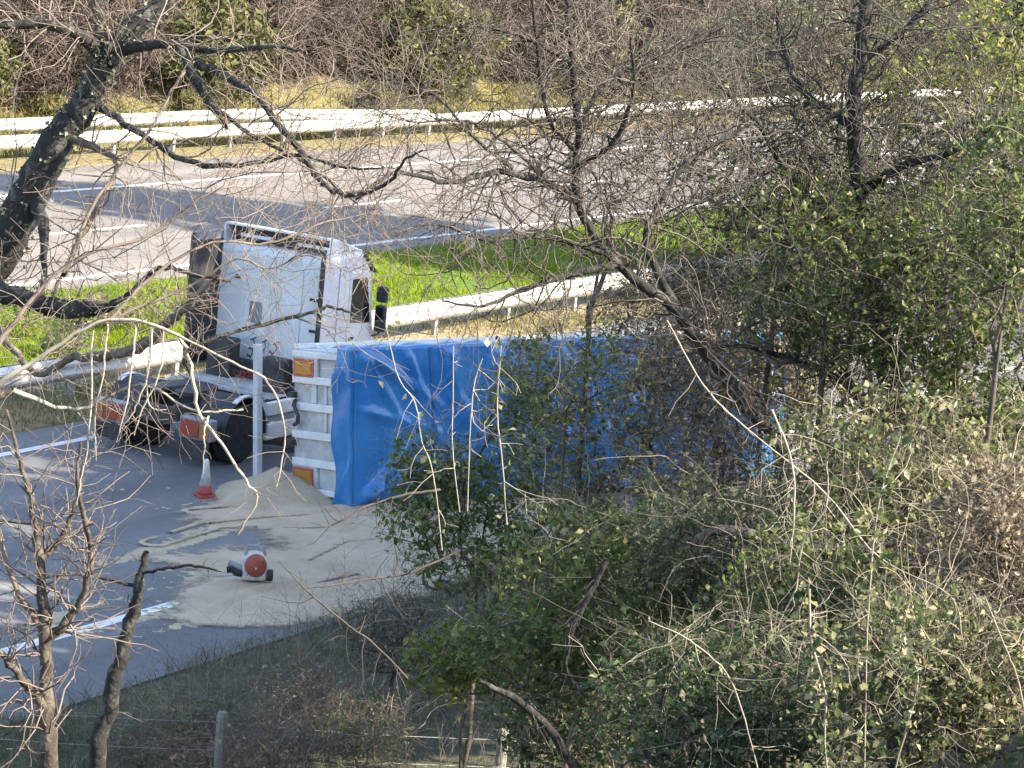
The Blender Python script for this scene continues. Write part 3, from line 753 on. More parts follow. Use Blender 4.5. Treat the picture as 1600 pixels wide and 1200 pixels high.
gd = link_mesh('grain_dust', np_mesh('grain_dust', V, Fq[keep]), M['grain_dust'], smooth=True)
set_props(gd, 'thin streaks of grain dust dragged along the grey road', 'grain', kind='stuff')

# ------------------------------------------------------------------ traffic cone and the orange machine
cp = ground_at(320, 776)
cone = empty('traffic_cone', (cp[0], cp[1], 0), (math.radians(4), math.radians(-3), .5))
cone.scale = (.78, .78, .85)
set_props(cone, 'red and white traffic cone standing behind the tractor unit at the edge of the grain', 'cone')
b = MB(); b.prism([(-.2, -.14), (-.14, -.2), (.14, -.2), (.2, -.14), (.2, .14), (.14, .2), (-.14, .2), (-.2, .14)], 'z', 0.005, .07); b.build('base', M['cone_red'], cone, .015)
b = MB(); b.lathe([(.155, .07), (.15, .10), (.125, .24)], 'z', k=24); b.build('lower_cone', M['cone_red'], cone, smooth=True)
b = MB(); b.lathe([(.124, .241), (.065, .62), (.045, .74), (.03, .76)], 'z', k=24); b.build('reflective_sleeve', M['cone_white'], cone, smooth=True)

mp_ = ground_at(396, 916)
mach = empty('orange_machine', (mp_[0], mp_[1], .09), (math.radians(-8), 0, math.radians(10)))
mach.scale = (.92, .8, .95)
set_props(mach, 'rounded orange and white machine with black fittings lying on the spilled grain', 'machine')
def dshape(w, h, y, n=14):
    pts = [(-w, 0), (w, 0)] + [(w * math.cos(a), h - w * .95 + w * .95 * math.sin(a)) for a in np.linspace(0, math.pi, n)]
    return pts
b = MB(); b.prism(dshape(.205, .45, 0), 'y', -.16, .22); sh = b.build('housing', M['mach_white'], mach, .07, seg=4)
b = MB(); b.lathe([(.178, -.15), (.176, -.19), (.155, -.222), (.11, -.245), (.05, -.256), (.006, -.258)], 'y', (0, 0, .245), 26); fp = b.build('front_dome', M['mach_red'], mach, smooth=True)
b = MB(); b.prism([(0, .18), (.018, .205), (.012, .222), (0, .215), (-.012, .222), (-.018, .205)], 'y', -.268, -.25); b.build('badge', M['mach_white'], fp)
b = MB(); b.lathe([(.03, -.05), (.085, -.05), (.095, 0), (.085, .05), (.03, .05)], 'x', (.235, -.1, .10), 18); b.build('wheel', M['rubber'], mach)
b = MB(); b.tube([(-.16, 0, .38), (-.13, .0, .53), (.03, .0, .53), (.07, .0, .47), (.12, 0, .53), (.15, 0, .38)], .028); b.build('handle', M['grey_panel'], mach)
b = MB(); b.tube([(-.19, -.05, .17), (-.28, -.06, .21), (-.42, -.06, .26)], .05, 10); b.build('arm', M['grey_panel'], mach)
b = MB(); b.tube([(-.2, -.08, .10), (-.3, -.09, .11), (-.36, -.09, .16), (-.44, -.1, .15)], .055, 10); b.build('motor', M['rubber'], mach)

# ------------------------------------------------------------------ delineator post on the median edge
dp = ground_at(738, 392)
b = MB(); b.prism([(-.05, -.03), (.05, -.03), (.06, .0), (.05, .03), (-.05, .03), (-.06, 0)], 'z', -.1, .62); de = empty('marker_post', (dp[0], dp[1], .02), (0, 0, .4))
b.build('post', M['cone_white'], de, .01); b = MB(); b.box(-.035, .035, -.036, -.031, .42, .56); b.build('reflector', M['red_lens'], de)
set_props(de, 'small white roadside marker post on the shaded edge of the median grass', 'post')

# ------------------------------------------------------------------ wire fence on the near bank
fa, fb_ = at(352, 1112, 30.2), at(786, 1140, 31.2)
dv = (fb_ - fa); dv[2] = 0
fence = empty('wire_fence', (fa[0], fa[1], 0)); set_props(fence, 'weathered post and wire fence along the foot of the near bank', 'fence')
posts = []
for k in range(-1, 4):
    p = fa + dv * k
    top = fa[2] + (fb_[2] - fa[2]) * k
    posts.append((p[0] - fa[0], p[1] - fa[1], top))
    s_, w_ = to_sw(p); gz = float(terrain_z(s_, w_))
    b = MB(); r = .065
    b.lathe([(r * 1.05, min(gz, top - .7) - .5), (r, top - .05), (r * .8, top)], 'z', (0, 0, 0), 10)
    o = b.build('post', M['wood_post'], fence, smooth=False); o.location = (p[0] - fa[0], p[1] - fa[1], 0); o.rotation_euler = (random.uniform(-.03, .03), random.uniform(-.03, .05), 0)
for hz in (-.10, -.42):
    pts = []
    for k in range(len(posts) - 1):
        for t in np.linspace(0, 1, 7)[:-1]:
            q = np.array(posts[k]) * (1 - t) + np.array(posts[k + 1]) * t
            pts.append((q[0], q[1] - .07, q[2] + hz - .03 * math.sin(math.pi * t)))
    b = MB(); b.tube(pts, .0028, 5); b.build('wire', M['wire'], fence)

# ------------------------------------------------------------------ grass
def scatter(name, label, s0, s1, w0, w1, n, h, wd, m, clump=.5, seed=1, lean=.35, within=None):
    s = RNG.uniform(s0, s1, n * 2); w = RNG.uniform(w0, w1, n * 2)
    k = fbm(s * clump, w * clump, seed) + RNG.normal(size=n * 2) * .12 > .42
    s, w = s[k][:n], w[k][:n]
    P = RD[None] * s[:, None] + RL[None] * w[:, None]; P[:, 2] = terrain_z(s, w) - .03
    sz = .55 + .9 * fbm(s * .8, w * .8, seed + 5)
    o = link_mesh(name, blades_mesh(name, P, h * sz * RNG.uniform(.6, 1.3, len(P)), np.full(len(P), wd), lean), m)
    return set_props(o, label, 'grass', kind='stuff')
scatter('median_grass', 'bright green grass on the median between the carriageways', 38, 120, 35.0, 41.9, 110000, .17, .022, M['grass'], seed=2)
scatter('barrier_grass', 'rough grass between the median barrier and the near carriageway', 28, 110, 32.4, 34.6, 16000, .22, .022, M['grass_dry'], seed=4)
scatter('verge_grass', 'tall yellow green grass on the verge beyond the far barrier', 60, 190, 59.2, 64.5, 42000, .5, .05, M['grass_dry'], seed=6)
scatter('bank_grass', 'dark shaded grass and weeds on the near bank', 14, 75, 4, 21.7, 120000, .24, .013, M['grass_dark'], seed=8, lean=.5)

# ------------------------------------------------------------------ plants
def catmull(P, n=5):
    P = np.asarray(P, float)
    Q = np.vstack([2 * P[0] - P[1], P, 2 * P[-1] - P[-2]])
    out = []
    for i in range(1, len(Q) - 2):
        for t in np.linspace(0, 1, n, endpoint=False):
            a, b_, c, d = Q[i - 1], Q[i], Q[i + 1], Q[i + 2]
            out.append(.5 * (2 * b_ + (c - a) * t + (2 * a - 5 * b_ + 4 * c - d) * t * t + (3 * b_ - a - 3 * c + d) * t ** 3))
    out.append(P[-1]); return np.array(out)

class Segs:
    def __init__(self): self.a, self.b, self.r, self.q, self.tips = [], [], [], [], []
    def add(self, a, b, r0, r1): self.a.append(a); self.b.append(b); self.r.append(r0); self.q.append(r1)
    def build(self, name, m, parent, k=3, kind='stuff'):
        if not self.a: return None
        V, Fq = frustums(np.array(self.a), np.array(self.b), np.array(self.r), np.array(self.q), k)
        o = link_mesh(name, np_mesh(name, V, Fq), m, parent, smooth=True)
        if kind: o['kind'] = kind
        return o

def walk(S, p, d, L, r, depth, curl=.28, droop=0.0, pb=.5, step=None, rmin=.0016):
    n = max(3, int(L / (step or .085)))
    st = L / n
    for i in range(n):
        d = d + RNG.normal(size=3) * curl; d[2] += droop; d = d / (math.sqrt(d @ d) + 1e-9)
        q = p + d * st
        r1 = max(r * (1 - .8 / n * 1.0), rmin)
        S.add(p, q, r, r1)
        rem = L * (1 - (i + 1) / n)
        if depth > 0 and RNG.random() < pb and rem > .08:
            e = RNG.normal(size=3); e -= d * (e @ d) * .7; e /= np.linalg.norm(e) + 1e-9
            dd = d * .55 + e * .85; dd /= np.linalg.norm(dd)
            walk(S, q, dd, max(rem * RNG.uniform(.45, 1.0), .12), max(r1 * .62, rmin), depth - 1, curl, droop, pb, step, rmin)
        p, r = q, r1
    S.tips.append(p)

def limb(part, pxs, parent, m, S=None, twigs=0, tl=(.3, .9), k=10, depth=2, droop=0.0, noise=.007, tr=.25, extra=None, pb=.40, curl=.26, t0=.1, lichen=0, tw_k=1.5):
    """pxs: (x, y, width in px, Y)"""
    P = np.array([at(x, y, Y) for x, y, w, Y in pxs]); R = np.array([w * .5 * Y / FPX for x, y, w, Y in pxs])
    if extra is not None: P = np.vstack([extra[0], P]); R = np.concatenate([extra[1], R])
    C_ = catmull(np.hstack([P, R[:, None]]), 6)
    Q, r = C_[:, :3].copy(), np.clip(C_[:, 3], .0015, None)
    Q[1:-1] += RNG.normal(size=(len(Q) - 2, 3)) * noise * (r[1:-1, None] / .03) ** .5
    V, Fq = tube_arrays(Q, r * (1 + RNG.normal(size=len(r)) * .05), k)
    o = link_mesh(part, np_mesh(part, V, Fq), m, parent, smooth=True)
    if lichen:
        i_ = RNG.integers(0, len(Q), lichen); u_ = unit(lichen)
        P_ = Q[i_] + RNG.normal(size=(lichen, 3)) * .02 + u_ * (r[i_] + .004)[:, None]
        Ls = RNG.uniform(.3, 1.0, lichen) * np.clip(r[i_] * .55, .008, .045)
        lo = link_mesh('lichen', leaves_mesh('lichen', P_, Ls, Ls * .8), M['lichen'], o); lo['kind'] = 'stuff'
    if S is not None:
        for _ in range(int(twigs * tw_k)):
            i = int(RNG.uniform(t0, .98) * (len(Q) - 1)); t = Q[min(i + 1, len(Q) - 1)] - Q[max(i - 1, 0)]; t /= np.linalg.norm(t) + 1e-9
            e = RNG.normal(size=3); e -= t * (e @ t); e /= np.linalg.norm(e) + 1e-9
            d = t * RNG.uniform(.2, .8) + e; d /= np.linalg.norm(d)
            walk(S, Q[i], d, RNG.uniform(*tl) * 1.15, min(max(r[i] * tr * RNG.uniform(.6, 1.1), .0038), .010) * (Q[i][1] / 22.0) ** .7, depth, curl=curl, droop=droop, pb=pb, step=.10, rmin=.0019 * Q[i][1] / 22.0)
    return o, Q, r

def tz(p):
    s, w = to_sw(p); return float(terrain_z(s, w))

def bush(name, label, cat, centers, leaf, size, per, bark, group=None, ncl=120, r_tip=.003, base=None, clr=.14, spread=1.0, wh=.6, twigk=3, bare=0, pale=None):
    """A plant whose crown fills the ellipsoids in centers [(centre, (rx, ry, rz), weight)]; the stems grow from the ground to every leaf clump."""
    c0 = np.mean([c for c, _, _ in centers], axis=0)
    if base is None: base = np.array([c0[0], c0[1], 0.0])
    base = np.array(base, float); base[2] = tz(base) - .1
    T = empty(name, tuple(base)); set_props(T, label, cat, group)
    pts = []
    tw = sum(w for _, _, w in centers)
    for c, rad, w in centers:
        n = int(ncl * w / tw)
        u = unit(n) * (RNG.random(n) ** (1 / 2.4))[:, None]
        q = np.asarray(c) + u * np.asarray(rad)
        q += RNG.normal(size=q.shape) * .08 * np.asarray(rad)
        pts.append(q)
    pts = np.vstack(pts)
    pts[:, 2] = np.maximum(pts[:, 2], base[2] + .25)
    pts = pts[np.argsort(np.linalg.norm(pts - base, axis=1))]
    nodes = [base]; par = [-1]
    top = np.array(c0); top[2] = max(c0[2] - centers[0][1][2] * .5, base[2] + .3)
    for i in range(1, 6):
        t = i / 5; nodes.append(base * (1 - t) + top * t + RNG.normal(size=3) * .05 * (0 if i == 5 else 1)); par.append(len(nodes) - 2)
    ends = []
    for q in pts:
        A = np.array(nodes)
        dist = np.linalg.norm(A - q, axis=1) + .18 * np.maximum(A[:, 2] - q[2], 0)
        j = int(np.argmin(dist)); a = A[j]; dl = np.linalg.norm(q - a)
        nm = 1 if dl < .35 else (2 if dl < 1 else 3)
        prev = j
        for k in range(1, nm + 1):
            t = k / (nm + 1)
            nodes.append(a * (1 - t) + q * t + RNG.normal(size=3) * dl * .09); par.append(prev); prev = len(nodes) - 1
        nodes.append(q); par.append(prev); ends.append(len(nodes) - 1)
    A = np.array(nodes); par = np.array(par)
    cnt = np.zeros(len(A)); cnt[ends] = 1
    for i in range(len(A) - 1, 0, -1): cnt[par[i]] += cnt[i]
    R = r_tip * np.maximum(cnt, 1) ** .40
    idx = np.arange(1, len(A)); big = R[idx] > r_tip * 3.2
    Sb, St = Segs(), Segs()
    for i in idx:
        (Sb if R[i] > r_tip * 3.2 else St).add(A[par[i]] - base, A[i] - base, min(R[par[i]], R[i] * 1.25), R[i])
    E = A[ends]
    for e in E:                                             # fine twigs around every clump
        for _ in range(3):
            walk(St, e - base, unit(1)[0], RNG.uniform(.6, 2.0) * clr * 1.7, r_tip * .6, 0, step=.14)
    if pale is not None:
        Sp = Segs()
        for _ in range(pale[0]):
            e = E[RNG.integers(len(E))]
            d = unit(1)[0]; d[2] = abs(d[2]) * .8 + .2
            walk(Sp, e - base, d / np.linalg.norm(d), RNG.uniform(.3, 1.3), pale[1] * RNG.uniform(.5, 1), 1, curl=.2, droop=-.05, pb=.12, step=.1)
        Sp.build('shoots', M['twig_pale'], T)
    Sb.build('stems', M[bark], T, 5, None); St.build('twigs', M[bark.replace('bark', 'twig')] if bark.replace('bark', 'twig') in M else M[bark], T)
    if per:
        kk = RNG.integers(int(per * .4), int(per * 1.7), len(E))
        P = np.repeat(E, kk, axis=0); u = unit(len(P)) * (RNG.random(len(P)) ** .85)[:, None] * clr * spread
        P = P + u - base
        Ls = size * (.4 + 1.25 * RNG.random(len(P)) ** 1.4)
        lv = link_mesh('leaves', leaves_mesh('leaves', P, Ls, Ls * wh), M[leaf], T); lv['kind'] = 'stuff'
    return T

def blob(x, y, rx, ry, Y, depth=1.0, w=1):
    k = Y / FPX
    return (at(x, y, Y), (rx * k, (rx + ry) * .5 * k * depth, ry * k), w)

# --- big leaning tree on the left
T1 = empty('leaning_tree', (-5.6, 20.5, 2.0)); set_props(T1, 'big leafless tree with a dark lichen covered trunk leaning in from the left edge', 'tree')
bl = T1.location
T1.location = (0, 0, 0)
S = Segs()
g0 = np.array([-6.2, 20.6, 0.]); g0[2] = tz(g0) - .3
trunkpx = [(-150, 720, 84, 20.4), (-70, 520, 77, 20.2), (5, 385, 68, 20), (50, 290, 60, 20), (98, 208, 50, 20), (140, 150, 42, 20), (165, 95, 38, 20), (195, 55, 36, 20), (250, 8, 30, 20.1), (330, -60, 23, 20.3)]
limb('trunk', trunkpx, T1, M['bark_dark'], S, lichen=3600, tw_k=1.15, twigs=40, tl=(.3, 1.2), k=14, noise=.006, tr=.06, extra=(g0[None], np.array([.3])))
limb('limb', [(165, 92, 30, 20), (135, 62, 20, 19.9), (80, 40, 17, 19.8), (0, 36, 15, 19.7), (-80, 20, 12, 19.6)], T1, M['bark_dark'], S, lichen=700, tw_k=1.15, twigs=18, tl=(.3, 1.0))
limb('limb', [(165, 70, 20, 20), (155, 20, 16, 20), (150, -40, 12, 20)], T1, M['bark_dark'], S, lichen=700, tw_k=1.15, twigs=4)
limb('limb', [(185, 76, 22, 20), (255, 70, 15, 19.7), (340, 78, 11, 19.4), (420, 73, 7, 19.1), (470, 78, 3, 19)], T1, M['bark_dark'], S, lichen=700, tw_k=1.15, twigs=22, tl=(.3, 1.0), tr=.4)
limb('limb', [(280, 76, 16, 19.6), (305, 120, 20, 19.4), (330, 165, 14, 19.3), (355, 200, 6, 19.2)], T1, M['bark_dark'], S, lichen=700, tw_k=1.15, twigs=10, tl=(.15, .6))
limb('limb', [(300, 95, 14, 19.5), (390, 140, 12, 19), (432, 190, 11, 18.7), (470, 238, 10, 18.5), (498, 280, 9, 18.3), (532, 304, 8, 18.1), (570, 302, 7, 17.9), (612, 280, 6, 17.7), (632, 250, 4, 17.5), (660, 235, 3, 17.4)], T1, M['bark_dark'], S, lichen=700, tw_k=1.15, twigs=34, tl=(.3, 1.1), droop=-.02, tr=.5)
limb('limb', [(150, 165, 14, 20), (215, 205, 10, 19.6), (265, 240, 9, 19.3), (320, 258, 9, 19), (400, 255, 8, 18.7), (470, 243, 6, 18.5), (540, 262, 5, 18.3), (600, 262, 3, 18.2)], T1, M['bark_dark'], S, lichen=700, tw_k=1.15, twigs=26, tl=(.3, 1.1), tr=.5)
limb('limb', [(55, 300, 30, 20), (70, 390, 12, 19.6), (66, 470, 11, 19.2), (95, 480, 30, 19), (150, 482, 22, 18.9), (185, 470, 10, 18.8), (250, 420, 8, 18.6), (300, 430, 6, 18.4), (360, 440, 4, 18.3)], T1, M['bark_dark'], S, lichen=700, tw_k=1.15, twigs=16, tl=(.3, 1.1), tr=.3)
limb('limb', [(-60, 440, 34, 19.5), (20, 460, 30, 19.2), (90, 478, 26, 19), (140, 486, 22, 18.9)], T1, M['bark_dark'], S, lichen=700, tw_k=1.15, twigs=8, tl=(.2, .7), tr=.15)
limb('limb', [(-30, 470, 20, 19), (20, 545, 12, 18.7), (60, 585, 10, 18.4), (110, 560, 12, 18.2), (165, 556, 16, 18), (225, 540, 18, 17.9), (262, 505, 16, 17.8), (300, 470, 12, 17.7), (330, 440, 6, 17.6)], T1, M['bark_brown'], S, 24, (.15, .55), tr=.3)
limb('limb', [(100, 210, 16, 20), (180, 250, 8, 19.6), (160, 310, 8, 19.3), (120, 380, 9, 19), (100, 430, 10, 18.8)], T1, M['bark_brown'], S, 26, (.15, .6), tr=.5)
limb('limb', [(290, 110, 6, 19.4), (265, 150, 4, 19.3), (235, 200, 5, 19.2), (180, 270, 5, 19.1), (140, 330, 6, 19), (105, 420, 7, 18.9)], T1, M['twig_brown'], S, 16, (.2, .7), tr=.4)
limb('limb', [(345, 175, 7, 19.3), (400, 215, 6, 19), (470, 250, 4, 18.8), (560, 320, 3, 18.6)], T1, M['bark_dark'], S, lichen=700, tw_k=1.15, twigs=16, tl=(.2, .7), tr=.5)
S.build('twigs', M['twig_brown'], T1)

# --- branches hanging across the lorry (a second tree whose trunk is out of view on the left)
T1b = empty('hanging_branches_tree', (0, 0, 0)); set_props(T1b, 'leafless pale twigged tree with boughs hanging in front of the tractor unit', 'tree')
S = Segs()
g0 = np.array([-4.6, 15.2, 0.]); g0[2] = tz(g0) - .3
limb('trunk', [(-210, 900, 36.0, 15.2), (-140, 720, 28.8, 15.2), (-60, 640, 18.7, 15.2), (20, 610, 11.5, 15.2)], T1b, M['bark_brown'], S, 3, extra=(g0[None], np.array([.12])))
limb('bough', [(-60, 640, 14.4, 15.2), (60, 560, 7.2, 15.2), (170, 500, 5.8, 15.2), (270, 520, 5.8, 15.2), (295, 560, 6.5, 15.2), (310, 640, 5.8, 15.2), (345, 690, 5.0, 15.2), (385, 752, 4.3, 15.2), (402, 782, 2.9, 15.2), (372, 835, 2.2, 15.2)], T1b, M['twig_pale'], S, 11, (.08, .35), droop=-.05, tr=.5)
limb('bough', [(330, 640, 4.3, 15.2), (300, 590, 4.3, 15.2), (295, 545, 4.3, 15.2), (400, 510, 6.5, 15.3), (470, 492, 5.8, 15.3), (520, 480, 5.0, 15.3), (560, 495, 2.9, 15.3)], T1b, M['bark_dark'], S, 16, (.15, .7), tr=.5)
limb('bough', [(170, 500, 5.0, 15.2), (290, 450, 4.3, 15.3), (370, 405, 3.6, 15.3), (420, 420, 2.9, 15.3), (480, 400, 2.2, 15.3), (560, 430, 1.4, 15.3)], T1b, M['twig_brown'], S, 21, (.2, .8), tr=.6)
limb('bough', [(270, 520, 4.3, 15.2), (350, 560, 3.6, 15.2), (420, 600, 3.6, 15.2), (445, 680, 2.9, 15.2), (432, 760, 2.2, 15.2)], T1b, M['twig_pale'], S, 7, (.08, .3), tr=.6)
for (x, y0, x1, y1) in ((162, 590, 150, 720), (205, 605, 182, 690), (230, 640, 260, 640), (250, 600, 210, 680), (140, 690, 120, 790), (232, 600, 190, 670), (320, 640, 318, 740)):
    by_ = float(np.interp(x, [60, 170, 270, 295, 320], [560, 500, 520, 560, 650]))
    limb('shoot', [(x + 6, by_, 3.4, 15.2), (x, max(y0 - 20, by_ + 25), 3, 15.12), ((x + x1) / 2 + random.uniform(-8, 8), max((y0 + y1) / 2, by_ + 50), 2.6, 15.1), (x1, max(y1, by_ + 90), 1.4, 15.1)], T1b, M['twig_pale'], S, 3, (.05, .15))
limb('bough', [(-60, 640, 12, 15.2), (40, 480, 7, 15.4), (130, 400, 6, 15.5), (230, 370, 5, 15.6), (330, 300, 3, 15.7), (400, 290, 2, 15.8)], T1b, M['twig_brown'], S, 24, (.2, .8), tr=.6)
limb('bough', [(170, 500, 5, 15.2), (240, 430, 5, 15.3), (330, 380, 4, 15.4), (420, 380, 4, 15.5), (500, 350, 3, 15.6), (590, 330, 2, 15.7)], T1b, M['twig_brown'], S, 24, (.2, .8), tr=.6)
limb('bough', [(20, 610, 9, 15.2), (120, 640, 6, 15.3), (220, 600, 5, 15.3), (300, 640, 4, 15.3), (380, 640, 3, 15.4)], T1b, M['twig_pale'], S, 18, (.15, .6), droop=-.04, tr=.6)
S.build('twigs', M['twig_brown'], T1b)

# --- sapling rising from the bottom left and a dark leaning stem beside it
T2 = empty('sapling', (0, 0, 0)); set_props(T2, 'sunlit brown sapling with many side shoots in the bottom left corner', 'tree')
S = Segs()
q = at(78, 1290, 17.0); q[2] = min(q[2], tz(q)) - .2
limb('trunk', [(75, 1260, 34, 17), (72, 1120, 25, 17), (70, 1000, 20, 17), (62, 880, 15, 17), (50, 790, 11, 17), (36, 735, 8, 17), (10, 640, 4, 17)], T2, M['bark_mid'], S, 60, (.2, .7), tw_k=.9, tr=.4, extra=(q[None], np.array([.09])))
limb('limb', [(70, 1000, 20, 17), (112, 962, 12, 17), (138, 900, 10, 16.9), (140, 850, 9, 16.9), (122, 760, 7, 16.8), (126, 690, 4, 16.8)], T2, M['bark_mid'], S, 44, (.15, .6), tw_k=.9, tr=.5)
limb('limb', [(60, 880, 13, 17), (95, 840, 9, 17.1), (120, 780, 7, 17.1), (132, 720, 5, 17.2)], T2, M['bark_mid'], S, 30, (.15, .6), tw_k=.9, tr=.5)
limb('limb', [(80, 1110, 20, 17), (40, 1070, 14, 16.9), (10, 1030, 11, 16.8), (-30, 990, 8, 16.7)], T2, M['bark_mid'], S, 26, (.15, .6), tw_k=.9, tr=.5)
limb('limb', [(66, 980, 14, 17), (30, 930, 9, 17), (5, 860, 7, 17), (-10, 780, 5, 17)], T2, M['twig_brown'], S, 16, (.15, .6), tw_k=.9, tr=.5)
S.build('twigs', M['twig_brown'], T2)
T2b = empty('broken_tree', (0, 0, 0)); set_props(T2b, 'dark broken stem leaning right beside the bottom left sapling', 'tree')
S = Segs(); q = at(140, 1270, 22.0); q[2] = min(q[2], tz(q)) - .2
limb('trunk', [(142, 1240, 32, 22), (166, 1110, 27, 22), (196, 1000, 23, 22), (215, 920, 17, 22), (229, 862, 9, 22)], T2b, M['bark_dark'], S, 5, (.1, .3), noise=.01, extra=(q[None], np.array([.1])))
limb('limb', [(214, 915, 6, 22), (120, 898, 4, 22), (60, 905, 3, 22)], T2b, M['bark_dark'], S, 5, (.1, .2))
limb('limb', [(214, 895, 6, 22), (262, 888, 6, 21.9), (305, 884, 5, 21.8), (345, 893, 2.5, 21.7)], T2b, M['bark_dark'], S, 4, (.05, .12))
S.build('twigs', M['twig_dark'], T2b)

# --- bare tree in the middle, leaning left out of the thicket
T3 = empty('bare_tree', (0, 0, 0)); set_props(T3, 'leafless dark tree leaning out of the thicket over the middle of the picture', 'tree')
S = Segs(); q = at(1230, 1000, 27.0); q[2] = tz(q) - .2
limb('trunk', [(1225, 760, 26, 27), (1160, 630, 22, 26.6), (1060, 490, 19, 26.2), (965, 412, 15, 26), (905, 322, 13, 25.9), (903, 205, 13, 25.8), (893, 80, 10, 25.7), (880, -30, 7, 25.6)], T3, M['bark_dark'], S, 60, (.5, 1.7), tw_k=.95, tr=.3, extra=(q[None], np.array([.13])))
limb('limb', [(903, 318, 15, 25.9), (862, 290, 12, 25.6), (780, 268, 10, 25.2), (700, 285, 8, 24.8), (620, 270, 6, 24.4), (560, 302, 5, 24.1), (500, 290, 3, 23.8)], T3, M['bark_dark'], S, 48, (.4, 1.5), tw_k=.95, tr=.45)
limb('limb', [(905, 200, 11, 25.8), (940, 135, 8, 25.9), (1000, 100, 7, 26), (1085, 68, 5, 26.2), (1150, 20, 3, 26.4)], T3, M['bark_dark'], S, 40, (.4, 1.5), tw_k=.95, tr=.5)
limb('limb', [(903, 240, 9, 25.8), (855, 180, 7, 25.5), (838, 60, 6, 25.3), (830, -30, 4, 25.1)], T3, M['bark_dark'], S, 26, (.4, 1.3), tw_k=.95, tr=.5)
limb('limb', [(965, 412, 13, 26), (880, 432, 10, 25.6), (810, 455, 8, 25.3), (755, 478, 5, 25), (690, 470, 3, 24.8)], T3, M['bark_dark'], S, 26, (.4, 1.3), tw_k=.95, tr=.5)
limb('limb', [(1060, 490, 16, 26.2), (1010, 380, 12, 26.4), (1040, 300, 10, 26.6), (1090, 240, 7, 26.8), (1180, 190, 4, 27)], T3, M['bark_dark'], S, 40, (.4, 1.5), tw_k=.95, tr=.5)
limb('limb', [(905, 260, 9, 25.8), (960, 220, 8, 25.6), (990, 140, 6, 25.4), (985, 60, 4, 25.2)], T3, M['bark_dark'], S, 26, (.4, 1.3), tw_k=.95, tr=.5)
limb('limb', [(862, 290, 8, 25.6), (800, 230, 6, 25.2), (730, 190, 5, 24.8), (640, 190, 3, 24.5), (560, 160, 2, 24.2)], T3, M['twig_dark'], S, 30, (.4, 1.3), tw_k=.95, tr=.6)
limb('limb', [(940, 395, 9, 25.9), (850, 370, 7, 25.4), (760, 375, 5, 24.9), (680, 350, 4, 24.5), (600, 370, 3, 24)], T3, M['bark_dark'], S, 40, (.4, 1.3), tw_k=.95, tr=.6)
limb('limb', [(800, 262, 7, 25.2), (740, 215, 5, 24.8), (680, 150, 4, 24.5), (600, 120, 3, 24.2), (520, 60, 2, 24)], T3, M['bark_dark'], S, 40, (.4, 1.3), tw_k=.95, tr=.6)
limb('limb', [(895, 100, 8, 25.7), (820, 60, 6, 25.4), (740, 40, 4, 25.1), (650, 50, 3, 24.8)], T3, M['bark_dark'], S, 34, (.4, 1.3), tw_k=.95, tr=.6)
S.build('twigs', M['twig_mid'], T3)

# --- tall ivy hung tree on the right
T4 = empty('tall_tree', (0, 0, 0)); set_props(T4, 'tall dark trunked tree rising through the thicket right of the middle', 'tree')
S = Segs(); q = at(1440, 1000, 28.5); q[2] = tz(q) - .2
limb('trunk', [(1425, 800, 38, 28.5), (1390, 600, 33, 28.3), (1362, 430, 30, 28.2), (1346, 300, 27, 28.1), (1335, 190, 26, 28), (1345, 80, 24, 28), (1360, -40, 22, 28)], T4, M['bark_dark'], S, 70, (.5, 1.8), tw_k=.95, tr=.2, extra=(q[None], np.array([.16])))
limb('limb', [(1346, 300, 18, 28.1), (1410, 260, 13, 27.8), (1500, 232, 11, 27.4), (1600, 170, 9, 27), (1700, 120, 6, 26.6)], T4, M['bark_dark'], S, 44, (.5, 1.7), tw_k=.95, tr=.4)
limb('limb', [(1362, 420, 20, 28.2), (1290, 330, 15, 28), (1230, 270, 12, 27.8), (1190, 200, 9, 27.6), (1120, 130, 5, 27.4)], T4, M['bark_dark'], S, 44, (.5, 1.7), tw_k=.95, tr=.4)
limb('limb', [(1338, 200, 14, 28), (1262, 150, 10, 28.2), (1225, 80, 8, 28.4), (1210, -20, 6, 28.6)], T4, M['bark_dark'], S, 40, (.5, 1.7), tw_k=.95, tr=.4)
limb('limb', [(1340, 100, 14, 28), (1420, 40, 10, 28), (1480, -30, 8, 28)], T4, M['bark_dark'], S, 20, (.5, 1.6), tw_k=.95, tr=.4)
limb('limb', [(1390, 600, 20, 28.3), (1460, 470, 14, 28), (1530, 380, 10, 27.8), (1620, 300, 7, 27.5)], T4, M['bark_dark'], S, 44, (.5, 1.7), tw_k=.95, tr=.4)
limb('limb', [(1410, 700, 20, 28.3), (1320, 600, 12, 27.8), (1230, 560, 9, 27.4), (1140, 540, 6, 27), (1050, 560, 3, 26.7)], T4, M['bark_dark'], S, 44, (.5, 1.7), tw_k=.95, tr=.4)
S.build('twigs', M['twig_dark'], T4)
def ivy(parent_pts, n, leaf, parent, size=.06, rad=.18):
    pass

